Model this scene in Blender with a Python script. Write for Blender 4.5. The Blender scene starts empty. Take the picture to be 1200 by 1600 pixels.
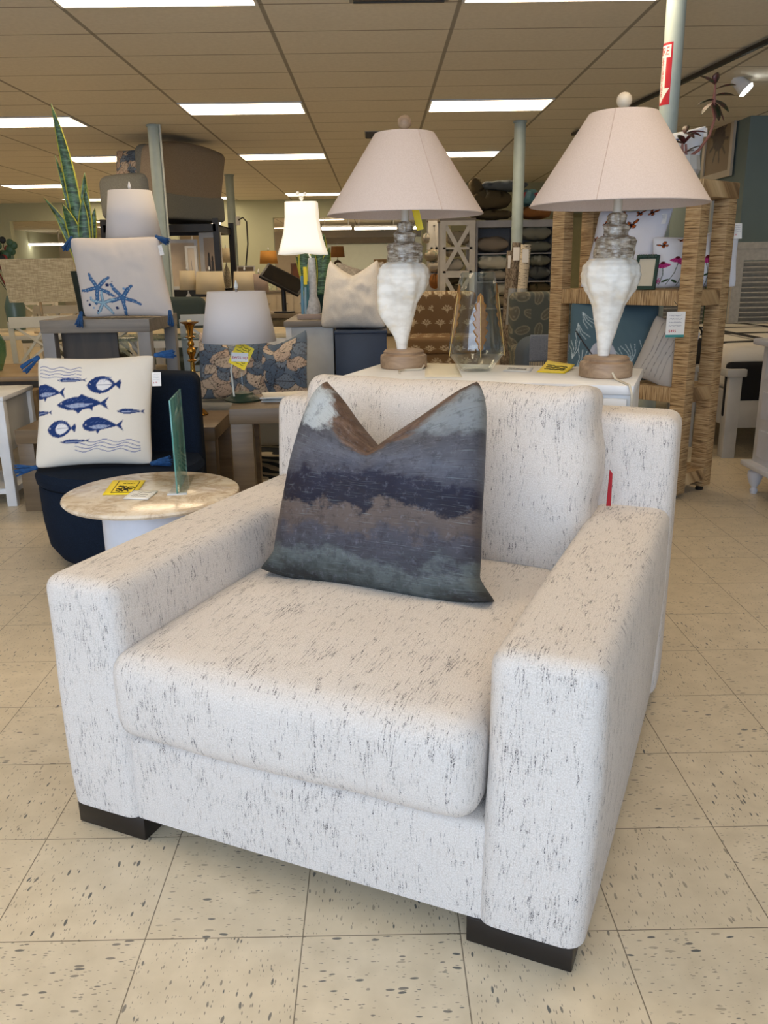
import bpy, bmesh, math, random
import numpy as np
from mathutils import Vector, Matrix, noise as mnoise

# ------------------------------------------------------------------ camera, world, light, exposure
scn = bpy.context.scene
COL = scn.collection
CAM_F, CAM_T, CAM_YAW, CAM_ROLL, CAM_H = 1305.4, .281823, -.004564, -.0141948, 1.2366
def cam_axes():
    ct, st = math.cos(CAM_T), math.sin(CAM_T)
    r, u, d = Vector((1,0,0)), Vector((0,st,ct)), Vector((0,ct,-st))
    cr, sr = math.cos(CAM_ROLL), math.sin(CAM_ROLL)
    r2, u2 = cr*r + sr*u, -sr*r + cr*u
    Z = Matrix.Rotation(CAM_YAW, 3, 'Z')
    return Z@r2, Z@u2, Z@d
CR, CU, CD = cam_axes()
CAM_O = Vector((0,0,CAM_H))
cd = bpy.data.cameras.new('camera'); cam = bpy.data.objects.new('camera', cd); COL.objects.link(cam)
m = Matrix((CR, CU, -CD)).transposed().to_4x4(); m.translation = CAM_O
cam.matrix_world = m
cd.sensor_fit = 'VERTICAL'; cd.sensor_height = 36; cd.lens = 36*CAM_F/1600; cd.clip_start = .05; cd.clip_end = 100
scn.camera = cam
scn.view_settings.view_transform = 'Standard'; scn.view_settings.look = 'None'
scn.view_settings.gamma = 1; scn.view_settings.use_curve_mapping = False
scn.view_settings.exposure = 0.22
scn.cycles.use_denoising = True
scn.cycles.max_bounces = 8; scn.cycles.transparent_max_bounces = 12
scn.cycles.sample_clamp_indirect = 6
PANEL = 8.0          # ceiling panel emission
w = bpy.data.worlds.new('daylight'); scn.world = w; w.use_nodes = True
w.node_tree.nodes['Background'].inputs[0].default_value = (.56,.74,1,1)
w.node_tree.nodes['Background'].inputs[1].default_value = .4
def area(name, loc, rot, sx, sy, power, color):
    l = bpy.data.lights.new(name, 'AREA'); l.shape = 'RECTANGLE'; l.size = sx; l.size_y = sy; l.energy = power; l.color = color
    o = bpy.data.objects.new(name, l); COL.objects.link(o); o.location = loc; o.rotation_euler = rot; return o
# daylight through the shop window behind the photographer
area('window_daylight', (-1.5,-2.3,1.45), (math.radians(90),0,0), 5.6, 2.3, 160, (.64,.78,1))

def ray(px, py): return CD + CR*((px-600)/CAM_F) - CU*((py-800)/CAM_F)
def at(px, py, Y):
    v = ray(px, py); return CAM_O + v*(Y/v.y)
def atz(px, py, z):
    v = ray(px, py); return CAM_O + v*((z-CAM_H)/v.z)
R = math.radians

# ------------------------------------------------------------------ materials
def lin(c):
    return tuple(((x/255)/12.92 if x/255 <= .04045 else ((x/255+.055)/1.055)**2.4) for x in c[:3]) + (1,)
class NT:
    def __init__(s, name):
        s.m = bpy.data.materials.new(name); s.m.use_nodes = True; s.t = s.m.node_tree
        s.b = s.t.nodes['Principled BSDF']; s.out = s.t.nodes['Material Output']
    def n(s, typ, **kw):
        nd = s.t.nodes.new('ShaderNode'+typ)
        for k, v in kw.items():
            if k.startswith('i_'): s.put(nd.inputs[k[2:].replace('_',' ')], v)
            else: setattr(nd, k, v)
        return nd
    def put(s, sock, v):
        if isinstance(v, bpy.types.NodeSocket): s.t.links.new(v, sock)
        elif v is not None: sock.default_value = v
    def math(s, op, a, b=None, c=None, clamp=False):
        nd = s.t.nodes.new('ShaderNodeMath'); nd.operation = op; nd.use_clamp = clamp
        for i, v in enumerate((a, b, c)): s.put(nd.inputs[i], v)
        return nd.outputs[0]
    def mix(s, f, a, b, mode='MIX'):
        nd = s.t.nodes.new('ShaderNodeMix'); nd.data_type = 'RGBA'; nd.blend_type = mode
        s.put(nd.inputs[0], f); s.put(nd.inputs[6], a); s.put(nd.inputs[7], b); return nd.outputs[2]
    def ramp(s, f, stops, interp='LINEAR'):
        nd = s.t.nodes.new('ShaderNodeValToRGB'); cr = nd.color_ramp; cr.interpolation = interp
        while len(cr.elements) < len(stops): cr.elements.new(.5)
        for e, (p, c) in zip(cr.elements, stops): e.position = p; e.color = c if len(c) == 4 else (*c, 1)
        s.put(nd.inputs[0], f); return nd.outputs[0]
    def step(s, f, lo, hi):
        nd = s.t.nodes.new('ShaderNodeMapRange'); nd.clamp = True
        s.put(nd.inputs[0], f); nd.inputs[1].default_value = lo; nd.inputs[2].default_value = hi; return nd.outputs[0]
    def coord(s, kind='Object', scale=(1,1,1), rot=(0,0,0), loc=(0,0,0)):
        tc = s.n('TexCoord'); mp = s.n('Mapping'); s.t.links.new(tc.outputs[kind], mp.inputs[0])
        mp.inputs['Scale'].default_value = scale; mp.inputs['Rotation'].default_value = rot; mp.inputs['Location'].default_value = loc
        return mp.outputs[0]
    def scaled(s, v, scale):
        mp = s.n('Mapping'); s.put(mp.inputs[0], v); mp.inputs['Scale'].default_value = scale; return mp.outputs[0]
    def noise(s, v, scale=1, detail=3, rough=.5, dist=0):
        nd = s.n('TexNoise'); s.put(nd.inputs['Vector'], v); nd.inputs['Scale'].default_value = scale
        nd.inputs['Detail'].default_value = detail; nd.inputs['Roughness'].default_value = rough; nd.inputs['Distortion'].default_value = dist
        return nd.outputs[0]
    def sep(s, v):
        nd = s.n('SeparateXYZ'); s.put(nd.inputs[0], v); return nd.outputs
    def comb(s, x, y, z=0.0):
        nd = s.n('CombineXYZ'); s.put(nd.inputs[0], x); s.put(nd.inputs[1], y); s.put(nd.inputs[2], z); return nd.outputs[0]
    def bump(s, h, strength=.3, dist=.002):
        nd = s.n('Bump'); nd.inputs['Strength'].default_value = strength; nd.inputs['Distance'].default_value = dist
        s.put(nd.inputs['Height'], h); s.t.links.new(nd.outputs[0], s.b.inputs['Normal'])
    def base(s, c, rough=.6, **kw):
        s.put(s.b.inputs['Base Color'], c); s.put(s.b.inputs['Roughness'], rough)
        for k, v in kw.items(): s.put(s.b.inputs[k.replace('_',' ')], v)
        return s.m
_pl = {}
def plain(name, rgb, rough=.6, metal=0, var=.06, scale=8, spec=.5):
    if name in _pl: return _pl[name]
    n = NT(name); v = n.coord(); nz = n.noise(v, scale, 4)
    c = lin(rgb); d = tuple(x*(1-var*2.2) for x in c[:3])+(1,)
    col = n.mix(n.step(nz, .3, .7), d, c)
    n.base(col, rough, Metallic=metal, Specular_IOR_Level=spec); _pl[name] = n.m; return n.m
def wood(name, c1, c2, axis=0, rough=.5, scale=6):
    if name in _pl: return _pl[name]
    n = NT(name); sc = [scale*5]*3; sc[axis] = scale*.35
    v = n.coord(scale=tuple(sc)); nz = n.noise(v, 1, 5, .6, .6)
    n.base(n.mix(n.step(nz, .3, .7), lin(c1), lin(c2)), rough); _pl[name] = n.m; return n.m
def fabric(name, c1, c2=None, scale=500, rough=.95, bump=.25):
    if name in _pl: return _pl[name]
    c2 = c2 or tuple(x*.86 for x in c1)
    n = NT(name); v = n.coord('Object'); a = n.noise(v, scale, 2); b = n.noise(v, 9, 3)
    col = n.mix(n.step(a, .35, .65), lin(c2), lin(c1)); col = n.mix(n.math('MULTIPLY', n.step(b,.4,.75), .12), col, lin(c2))
    n.base(col, rough, Specular_IOR_Level=.15); n.bump(a, bump, .0015); _pl[name] = n.m; return n.m
def painted(name, rough=.95, bump=.2, spec=.15):     # print on cloth, colour stored on the cloth itself
    if name in _pl: return _pl[name]
    n = NT(name); a = n.n('Attribute', attribute_name='Col'); nz = n.noise(n.coord('Object'), 600, 2)
    col = n.mix(.10, a.outputs['Color'], n.ramp(nz, [(.3,(.5,.5,.5)),(.7,(1,1,1))]), 'MULTIPLY')
    n.base(col, rough, Specular_IOR_Level=spec); n.bump(nz, bump, .001); _pl[name] = n.m; return n.m
def glass(name, rgb=(249,252,252), rough=0, ior=1.45):
    if name in _pl: return _pl[name]
    n = NT(name); t = n.n('BsdfTransparent'); t.inputs[0].default_value = lin(rgb); g = n.n('BsdfGlossy'); g.inputs['Roughness'].default_value = max(rough,.01)
    fr = n.n('LayerWeight'); fr.inputs[0].default_value = .35; ms = n.n('MixShader')
    n.put(ms.inputs[0], n.math('ADD', n.math('MULTIPLY', n.math('POWER', fr.outputs['Facing'], 2.2), .75), .05)); n.t.links.new(t.outputs[0], ms.inputs[1]); n.t.links.new(g.outputs[0], ms.inputs[2]); n.t.links.new(ms.outputs[0], n.out.inputs[0]); _pl[name] = n.m; return n.m
def emis(name, rgb, strength, base=(230,230,230)):
    if name in _pl: return _pl[name]
    n = NT(name); n.base(lin(base), .7, Emission_Color=lin(rgb), Emission_Strength=strength); _pl[name] = n.m; return n.m

def slub_fabric(name, base, dark, warm):
    # loosely woven white cloth: fine broken dark threads along v, gathered in columns
    n = NT(name); uv = n.n('TexCoord').outputs['UV']
    S = lambda a, b, d=2, r=.5: n.noise(n.scaled(uv,(a,b,1)), 1, d, r)
    col = S(300, 34, 3, .6); clus = S(44, 12, 2); big = S(5, 4, 1); dash = S(520, 330, 1); dash2 = S(560, 120, 1)
    t = n.math('ADD', n.math('MULTIPLY', col, 1.0), n.math('ADD', n.math('MULTIPLY', clus, .45), n.math('MULTIPLY', big, .2)))
    m1 = n.math('MULTIPLY', n.step(t, .90, 1.0), n.step(dash, .45, .54))
    m2 = n.math('MULTIPLY', n.step(t, .82, .95), n.math('MULTIPLY', n.step(dash2, .54, .64), .38))
    weft = n.math('MULTIPLY', n.step(S(70, 520, 1), .60, .70), n.math('MULTIPLY', n.step(S(30, 30, 2), .45, .65), .30))
    grain = S(420, 300, 2, .7)
    c = n.mix(n.step(grain,.35,.65), lin(warm), lin(base))
    c = n.mix(n.math('MULTIPLY', n.step(S(300, 30, 2), .58, .72), .28), c, lin((186,166,148)))
    c = n.mix(n.math('MULTIPLY', n.math('MAXIMUM', n.math('MAXIMUM', m1, m2), weft), .88), c, lin(dark))
    n.base(c, .95, Specular_IOR_Level=.1, Sheen_Weight=.1, Sheen_Roughness=.6)
    n.bump(n.math('ADD', grain, n.math('MULTIPLY', dash, .8)), .7, .002)
    return n.m
SLUB = slub_fabric('white_slub_weave', (230,223,216), (44,38,44), (206,197,188))

def watercolour():
    n = NT('stormy_watercolour_cloth'); uv = n.n('TexCoord').outputs['UV']; s = n.sep(uv); u, v = s[0], s[1]
    w1 = n.noise(n.scaled(uv,(2.3,2.6,1)), 1, 2); w2 = n.noise(n.scaled(uv,(11,14,1)), 1, 5, .65)
    warp = n.math('ADD', n.math('MULTIPLY', n.math('SUBTRACT', w1, .5), .34), n.math('MULTIPLY', n.math('SUBTRACT', w2, .5), .22))
    vv = n.math('ADD', v, warp)
    G = lambda a,b,c: lin((a,b,c))
    col = n.ramp(vv, [(0,G(46,48,47)),(.06,G(74,80,79)),(.12,G(92,98,98)),(.16,G(64,64,70)),(.24,G(72,70,78)),(.28,G(88,78,74)),
                      (.36,G(98,86,80)),(.385,G(32,31,44)),(.50,G(40,40,56)),(.53,G(70,70,80)),(.64,G(92,94,104)),
                      (.74,G(76,76,82)),(.85,G(98,100,103)),(.93,G(80,66,58)),(1,G(66,50,43))])
    # brown wash by the notch of the top edge
    du = n.math('ABSOLUTE', n.math('SUBTRACT', u, .45))
    wb = n.math('SUBTRACT', n.math('ADD', vv, n.math('MULTIPLY', n.math('SUBTRACT', .5, du), .45)), .93)
    col = n.mix(n.step(wb, -.01, .035), col, n.mix(n.step(w2,.35,.65), G(72,54,45), G(112,90,76)))
    # pale patch at the upper left
    dx = n.math('SUBTRACT', u, .10); dy = n.math('SUBTRACT', v, .86)
    d2 = n.math('ADD', n.math('MULTIPLY', n.math('MULTIPLY', dx, dx), 14), n.math('MULTIPLY', n.math('MULTIPLY', dy, dy), 20))
    d2 = n.math('ADD', d2, n.math('MULTIPLY', n.math('SUBTRACT', w2, .5), .8))
    col = n.mix(n.math('SUBTRACT', 1.0, n.step(d2, .20, .34)), col, G(172,178,180))
    dx = n.math('SUBTRACT', u, .98); dy = n.math('SUBTRACT', v, .84)
    d3 = n.math('ADD', n.math('MULTIPLY', n.math('MULTIPLY', dx, dx), 5), n.math('MULTIPLY', n.math('MULTIPLY', dy, dy), 26))
    d3 = n.math('ADD', d3, n.math('MULTIPLY', n.math('SUBTRACT', w2, .5), .6))
    col = n.mix(n.math('MULTIPLY', n.math('SUBTRACT', 1.0, n.step(d3, .2, .4)), .7), col, G(140,146,148))
    blot = n.noise(n.scaled(uv,(34,30,1)), 1, 4, .7)
    col = n.mix(n.math('MULTIPLY', n.step(blot, .55, .70), .24), col, G(140,142,154))
    col = n.mix(n.math('MULTIPLY', n.step(n.noise(n.scaled(uv,(19,17,1)), 1, 5, .75), .52, .62), .38), col, G(42,36,40))
    st = n.noise(n.scaled(uv,(7,190,1)), 1, 3, .6)
    col = n.mix(n.math('MULTIPLY', n.step(st, .60, .70), .35), col, G(140,152,156))
    col = n.mix(n.math('MULTIPLY', n.step(st, .42, .30), .45), col, G(38,34,36))
    n.base(col, .6, Specular_IOR_Level=.25)
    n.bump(n.math('ADD', st, n.math('MULTIPLY', w2, .6)), .5, .002); return n.m

def vct_floor():
    n = NT('speckled_vinyl_tile'); P = n.coord('Object', rot=(0,0,-.0022), loc=(.4644+.0,-1.3266,0)); s = n.sep(P)
    tx, ty = n.math('DIVIDE', s[0], .3048), n.math('DIVIDE', s[1], .3048)
    fx, fy = n.math('FRACT', tx), n.math('FRACT', ty)
    ex = n.math('MINIMUM', fx, n.math('SUBTRACT', 1.0, fx)); ey = n.math('MINIMUM', fy, n.math('SUBTRACT', 1.0, fy))
    line = n.math('SUBTRACT', 1.0, n.step(n.math('MINIMUM', ex, ey), .0022, .0052))
    ix, iy = n.math('FLOOR', tx), n.math('FLOOR', ty)
    par = n.math('GREATER_THAN', n.math('FRACT', n.math('MULTIPLY', n.math('ADD', ix, iy), .5)), .25)
    a = n.math('ADD', n.math('MULTIPLY', s[0], n.math('SUBTRACT', 1.0, par)), n.math('MULTIPLY', s[1], par))
    b = n.math('ADD', n.math('MULTIPLY', s[1], n.math('SUBTRACT', 1.0, par)), n.math('MULTIPLY', s[0], par))
    V = n.comb(a, b, n.math('ADD', n.math('MULTIPLY', ix, 3.7), n.math('MULTIPLY', iy, 5.3)))
    wob = n.noise(V, 9, 2)
    def flecks(sa, sb, keep, seed):
        vv = n.comb(n.math('MULTIPLY', a, sa), n.math('ADD', n.math('MULTIPLY', b, sb), n.math('MULTIPLY', wob, 3)), n.math('ADD', n.math('MULTIPLY', ix, 7.1), n.math('MULTIPLY', iy, seed)))
        vo = n.n('TexVoronoi', feature='F1'); n.put(vo.inputs['Vector'], vv); vo.inputs['Scale'].default_value = 1
        sc = n.sep(vo.outputs['Color']); on = n.math('GREATER_THAN', sc[0], keep)
        rad = n.math('ADD', .05, n.math('MULTIPLY', n.math('MULTIPLY', sc[1], sc[1]), .34))
        return n.math('MULTIPLY', on, n.math('SUBTRACT', 1.0, n.step(n.math('SUBTRACT', vo.outputs['Distance'], rad), -.02, .05))), sc[2]
    f1, r1 = flecks(40, 128, .60, 3.3); f2, r2 = flecks(90, 300, .52, 9.1)
    tone = n.n('TexWhiteNoise'); n.put(tone.inputs['Vector'], n.comb(ix, iy, 0.0))
    cloud = n.noise(P, 14, 3)
    base = n.mix(n.step(cloud, .3, .7), lin((200,186,160)), lin((216,202,176)))
    base = n.mix(n.math('MULTIPLY', tone.outputs['Value'], .35), base, lin((204,188,158)))
    c = n.mix(n.math('MULTIPLY', f1, n.math('ADD', .4, n.math('MULTIPLY', r1, .55))), base, n.mix(r1, lin((98,86,76)), lin((78,82,84))))
    c = n.mix(n.math('MULTIPLY', f2, .65), c, lin((92,84,78)))
    c = n.mix(n.math('MULTIPLY', line, .8), c, lin((78,64,48)))
    n.base(c, n.math('ADD', .30, n.math('MULTIPLY', cloud, .16)), Specular_IOR_Level=.45); n.bump(n.math('SUBTRACT', 1.0, line), .3, .001)
    return n.m
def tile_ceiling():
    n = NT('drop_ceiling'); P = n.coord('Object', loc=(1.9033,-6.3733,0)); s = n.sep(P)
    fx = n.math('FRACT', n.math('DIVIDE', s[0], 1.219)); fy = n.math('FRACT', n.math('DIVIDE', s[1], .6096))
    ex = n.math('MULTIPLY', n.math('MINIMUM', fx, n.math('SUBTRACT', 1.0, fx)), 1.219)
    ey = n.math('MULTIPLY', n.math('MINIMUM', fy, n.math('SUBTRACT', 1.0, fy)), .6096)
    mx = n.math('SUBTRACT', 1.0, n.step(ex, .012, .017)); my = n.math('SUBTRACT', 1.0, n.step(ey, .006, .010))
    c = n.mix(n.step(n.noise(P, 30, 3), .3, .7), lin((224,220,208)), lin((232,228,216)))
    c = n.mix(n.math('MULTIPLY', my, .75), c, lin((120,112,100))); c = n.mix(n.math('MULTIPLY', mx, .8), c, lin((140,136,126)))  # cross lines: T-bar colour darkened, their thin shadow painted in
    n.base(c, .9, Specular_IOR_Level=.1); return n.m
def marble():
    n = NT('cream_marble'); v = n.coord('Object'); a = n.noise(v, 9, 6, .65, .9); b = n.noise(v, 26, 4, .6, .5)
    c = n.ramp(a, [(.3,lin((236,228,214))),(.46,lin((226,212,190))),(.55,lin((196,176,150))),(.62,lin((222,210,192))),(.75,lin((184,172,156)))])
    c = n.mix(n.math('MULTIPLY', n.step(b, .56, .7), .5), c, lin((160,138,112))); n.base(c, .16); return n.m
def rattan():
    n = NT('banana_rope_wrap'); uv = n.n('TexCoord').outputs['UV']
    a = n.noise(n.scaled(uv,(7,150,1)), 1, 3, .7); b = n.noise(n.scaled(uv,(3,26,1)), 1, 3)
    c = n.ramp(a, [(.30,lin((70,50,30))),(.42,lin((136,106,70))),(.50,lin((176,146,104))),(.66,lin((204,178,136)))])
    c = n.mix(n.math('MULTIPLY', n.step(b,.45,.75), .35), c, lin((150,112,64)))
    n.base(c, .6); n.bump(a, .6, .004); return n.m
WHITE = plain('white_paint', (232,233,234), .45); CREAM = plain('cream_paint', (214,204,184), .5)
CHROME = plain('chrome', (200,200,200), .2, 1); BLACK = plain('black_metal', (24,23,24), .45)

# ------------------------------------------------------------------ mesh helpers
def fin(name, bm, mat, parent=None, loc=(0,0,0), rot=(0,0,0), smooth=35, uv=False, solid=0):
    if smooth:
        bm.normal_update()
        for f in bm.faces: f.smooth = True
        for e in bm.edges:
            if len(e.link_faces) == 2 and e.calc_face_angle(0) > R(smooth): e.smooth = False
    if uv: box_uv(bm)
    me = bpy.data.meshes.new(name); bm.to_mesh(me); bm.free(); me.materials.append(mat)
    o = bpy.data.objects.new(name, me); COL.objects.link(o); o.location = loc; o.rotation_euler = rot
    if parent: o.parent = parent
    if solid:
        md = o.modifiers.new('thickness', 'SOLIDIFY'); md.thickness = solid; md.offset = 0
    return o
def box_uv(bm, axis=None):
    ul = bm.loops.layers.uv.verify(); bm.normal_update()
    for f in bm.faces:
        n = f.normal; ax = max(range(3), key=lambda i: abs(n[i]))
        for l in f.loops:
            c = l.vert.co; l[ul].uv = (c.y+3.3, c.z) if ax == 0 else ((c.x, c.z+1.7) if ax == 1 else (c.x+5.1, c.y))
def xf(verts, M):
    for v in verts: v.co = M @ v.co
def box(bm, x0, x1, y0, y1, z0, z1, bev=0, M=None, seg=2):
    t = bmesh.new() if bev else bm
    r = bmesh.ops.create_cube(t, size=1); vs = r['verts']
    for v in vs: v.co = Vector(((x0+x1)/2+v.co.x*(x1-x0), (y0+y1)/2+v.co.y*(y1-y0), (z0+z1)/2+v.co.z*(z1-z0)))
    if bev:
        bmesh.ops.bevel(t, geom=t.edges[:], offset=bev, segments=seg, profile=.5, affect='EDGES'); merge(bm, t, M)
    elif M is not None: xf(vs, M)
def merge(bm, t, M=None):
    if M is not None: xf(t.verts, M)
    me = bpy.data.meshes.new('t'); t.to_mesh(me); t.free(); bm.from_mesh(me); bpy.data.meshes.remove(me)
def lathe(bm, prof, seg=32, c=(0,0,0), mod=None, M=None, cap=True):
    rings = []
    for i, (r, z) in enumerate(prof):
        ring = []
        for k in range(seg):
            a = 2*math.pi*k/seg; rr, dx, dy, dz = (r, 0, 0, 0) if mod is None else mod(r, z, a, i)
            p = Vector((c[0]+dx+rr*math.cos(a), c[1]+dy+rr*math.sin(a), c[2]+z+dz))
            ring.append(bm.verts.new(M@p if M is not None else p))
        rings.append(ring)
    for a, b in zip(rings, rings[1:]):
        for k in range(seg): bm.faces.new((a[k], a[(k+1)%seg], b[(k+1)%seg], b[k]))
    if cap:
        if prof[0][0] > 1e-5: bm.faces.new(rings[0][::-1])
        if prof[-1][0] > 1e-5: bm.faces.new(rings[-1])
def tube(bm, pts, rad, seg=8, cap=True):
    pts = [Vector(p) for p in pts]; n = len(pts); rad = rad if isinstance(rad, (list, tuple)) else [rad]*n
    prev = None; rings = []
    for i, p in enumerate(pts):
        d = (pts[min(i+1,n-1)]-pts[max(i-1,0)]).normalized()
        if prev is None: s = d.orthogonal().normalized()
        else: s = (prev - d*prev.dot(d)).normalized()
        prev = s; t = d.cross(s)
        rings.append([bm.verts.new(p+(s*math.cos(2*math.pi*k/seg)+t*math.sin(2*math.pi*k/seg))*rad[i]) for k in range(seg)])
    for a, b in zip(rings, rings[1:]):
        for k in range(seg): bm.faces.new((a[k], a[(k+1)%seg], b[(k+1)%seg], b[k]))
    if cap: bm.faces.new(rings[0][::-1]); bm.faces.new(rings[-1])
def bar(bm, p0, p1, wx, wy, up=(0,0,1)):
    p0, p1 = Vector(p0), Vector(p1); d = p1-p0; L = d.length; z = d.normalized(); x = Vector(up).cross(z)
    if x.length < 1e-3: x = Vector((1,0,0))
    x.normalize(); y = z.cross(x)
    M = Matrix((x, y, z)).transposed().to_4x4(); M.translation = p0
    box(bm, -wx/2, wx/2, -wy/2, wy/2, 0, L, M=M)
def ball(bm, c, r, sc=(1,1,1), seg=12, M=None):
    t = bmesh.new(); bmesh.ops.create_uvsphere(t, u_segments=seg, v_segments=max(6,seg*2//3), radius=r)
    xf(t.verts, Matrix.Translation(c) @ Matrix.Diagonal((*sc,1))); merge(bm, t, M)
def prism(bm, pts, t, M=None):            # outline in x,z, thickness t in y
    a = [bm.verts.new((p[0], -t/2, p[1])) for p in pts]; b = [bm.verts.new((p[0], t/2, p[1])) for p in pts]
    bm.faces.new(a); bm.faces.new(b[::-1]); n = len(pts)
    for i in range(n): bm.faces.new((a[i], b[i], b[(i+1)%n], a[(i+1)%n]))
    if M is not None: xf(a+b, M)
def softbox(bm, x0, x1, y0, y1, z0, z1, r, n=14, crown=(0,0,0), warp=None, M=None):
    # upholstered block: rounded edges and slightly domed faces, one closed surface, uv in metres
    cx, cy, cz = (x0+x1)/2, (y0+y1)/2, (z0+z1)/2; hx, hy, hz = (x1-x0)/2, (y1-y0)/2, (z1-z0)/2; H = (hx, hy, hz)
    def params(h):
        inner = max(h-r, 1e-4); ps = [-h, -h+r*.3, -h+r*.65]
        ps += [-inner+2*inner*i/n for i in range(n+1)]; return ps+[h-r*.65, h-r*.3, h]
    t = bmesh.new(); ul = t.loops.layers.uv.verify()
    for ax in range(3):
        b, c = (ax+1)%3, (ax+2)%3; pb, pc = params(H[b]), params(H[c])
        for sg in (-1, 1):
            g = []
            for i in pb:
                row = []
                for j in pc:
                    p = [0,0,0]; p[ax] = sg*H[ax]; p[b] = i; p[c] = j
                    q = [max(-max(H[k]-r,0), min(max(H[k]-r,0), p[k])) for k in range(3)]
                    d = Vector([p[k]-q[k] for k in range(3)]); d = d.normalized()*r if d.length > 0 else d
                    P = Vector(q)+d; un = [P[k]/H[k] for k in range(3)]
                    for k in range(3):
                        if crown[k]:
                            o1, o2 = un[(k+1)%3], un[(k+2)%3]
                            P[k] += crown[k]*max(0,1-o1*o1)**.7*max(0,1-o2*o2)**.7*(1 if un[k] > 0 else -1)*min(1, abs(un[k]))
                    if warp: P = Vector(warp(P, un))
                    row.append((t.verts.new(P+Vector((cx,cy,cz))), p))
                g.append(row)
            for i in range(len(pb)-1):
                for j in range(len(pc)-1):
                    qd = [g[i][j], g[i+1][j], g[i+1][j+1], g[i][j+1]]
                    if sg < 0: qd = qd[::-1]
                    f = t.faces.new([v for v, _ in qd])
                    for l, (v, p) in zip(f.loops, qd):
                        l[ul].uv = (p[1]+cy+3.3, p[2]+cz) if ax == 0 else ((p[0]+cx, p[2]+cz+1.7) if ax == 1 else (p[0]+cx+5.1, p[1]+cy))
    bmesh.ops.remove_doubles(t, verts=t.verts, dist=1e-5)
    merge(bm, t, M)

# ------------------------------------------------------------------ scene structure helpers
def thing(name, label, cat, loc=(0,0,0), rotz=0, group=None):
    o = bpy.data.objects.new(name, None); COL.objects.link(o); o.empty_display_size = .1
    o.location = loc; o.rotation_euler = (0,0,rotz); o['label'] = label; o['category'] = cat
    if group: o['group'] = group
    return o
def tag(o, label, cat, group=None, kind=None):
    o['label'] = label; o['category'] = cat
    if group: o['group'] = group
    if kind: o['kind'] = kind
    return o
def struct(name, bm, mat, **k):
    o = fin(name, bm, mat, **k); o['kind'] = 'structure'; return o
def dup(root, loc, rotz=None, label=None, group=None, scale=None):
    r = root.copy(); COL.objects.link(r); r.location = loc
    if rotz is not None: r.rotation_euler = (root.rotation_euler[0], root.rotation_euler[1], rotz)
    if scale: r.scale = scale
    if label: r['label'] = label
    if group: r['group'] = group
    for ch in list(root.children):
        c = ch.copy(); COL.objects.link(c); c.parent = r
        for g in list(ch.children):
            d = g.copy(); COL.objects.link(d); d.parent = c
    return r
def boxes(name, lst, mat, parent=None, bev=0, smooth=0, uv=False, **k):
    bm = bmesh.new()
    for b in lst: box(bm, *b, bev=bev)
    return fin(name, bm, mat, parent, smooth=smooth or (35 if bev else 0), uv=uv, **k)
def axis_uv(o, along):         # uv with v running along one axis: wrapped strands lie across the bar
    me = o.data; ul = me.uv_layers.get('UVMap') or me.uv_layers.new(name='UVMap')
    for p in me.polygons:
        for li in p.loop_indices:
            c = me.vertices[me.loops[li].vertex_index].co; oth = [c[i] for i in range(3) if i != along]
            ul.data[li].uv = (sum(oth), c[along])

# ------------------------------------------------------------------ printed cloth: a small rasteriser
class Canvas:
    def __init__(s, n, bg): s.n = n; s.a = np.zeros((n, n, 3)); s.a[:] = lin(bg)[:3]; g = (np.arange(n)+.5)/n; s.X, s.Y = np.meshgrid(g, g)
    def blend(s, mask, c, al=1): s.a[mask] = s.a[mask]*(1-al)+np.array(lin(c)[:3])*al
    def poly(s, pts, c, al=1):
        x, y = s.X, s.Y; ins = np.zeros_like(x, bool); n = len(pts); j = n-1
        for i in range(n):
            xi, yi = pts[i]; xj, yj = pts[j]
            if yi != yj:
                ins ^= ((yi > y) != (yj > y)) & (x < (xj-xi)*(y-yi)/(yj-yi)+xi)
            j = i
        s.blend(ins, c, al)
    def disc(s, x, y, r, c, ry=None, ang=0, al=1):
        ca, sa = math.cos(ang), math.sin(ang); dx, dy = s.X-x, s.Y-y
        s.blend(((dx*ca+dy*sa)/r)**2+((-dx*sa+dy*ca)/(ry or r))**2 < 1, c, al)
    def line(s, pts, wd, c, al=1):
        d = np.full_like(s.X, 9.)
        for (x0,y0),(x1,y1) in zip(pts, pts[1:]):
            L = (x1-x0)**2+(y1-y0)**2+1e-12; t = np.clip(((s.X-x0)*(x1-x0)+(s.Y-y0)*(y1-y0))/L, 0, 1)
            d = np.minimum(d, np.hypot(s.X-x0-t*(x1-x0), s.Y-y0-t*(y1-y0)))
        s.blend(d < wd/2, c, al)
    def sample(s, u, v):
        n = s.n; x = np.clip(u*n-.5, 0, n-1.001); y = np.clip(v*n-.5, 0, n-1.001); i, j = x.astype(int), y.astype(int); fx, fy = (x-i)[:,None], (y-j)[:,None]
        return (s.a[j,i]*(1-fx)+s.a[j,i+1]*fx)*(1-fy)+(s.a[j+1,i]*(1-fx)+s.a[j+1,i+1]*fx)*fy
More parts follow.
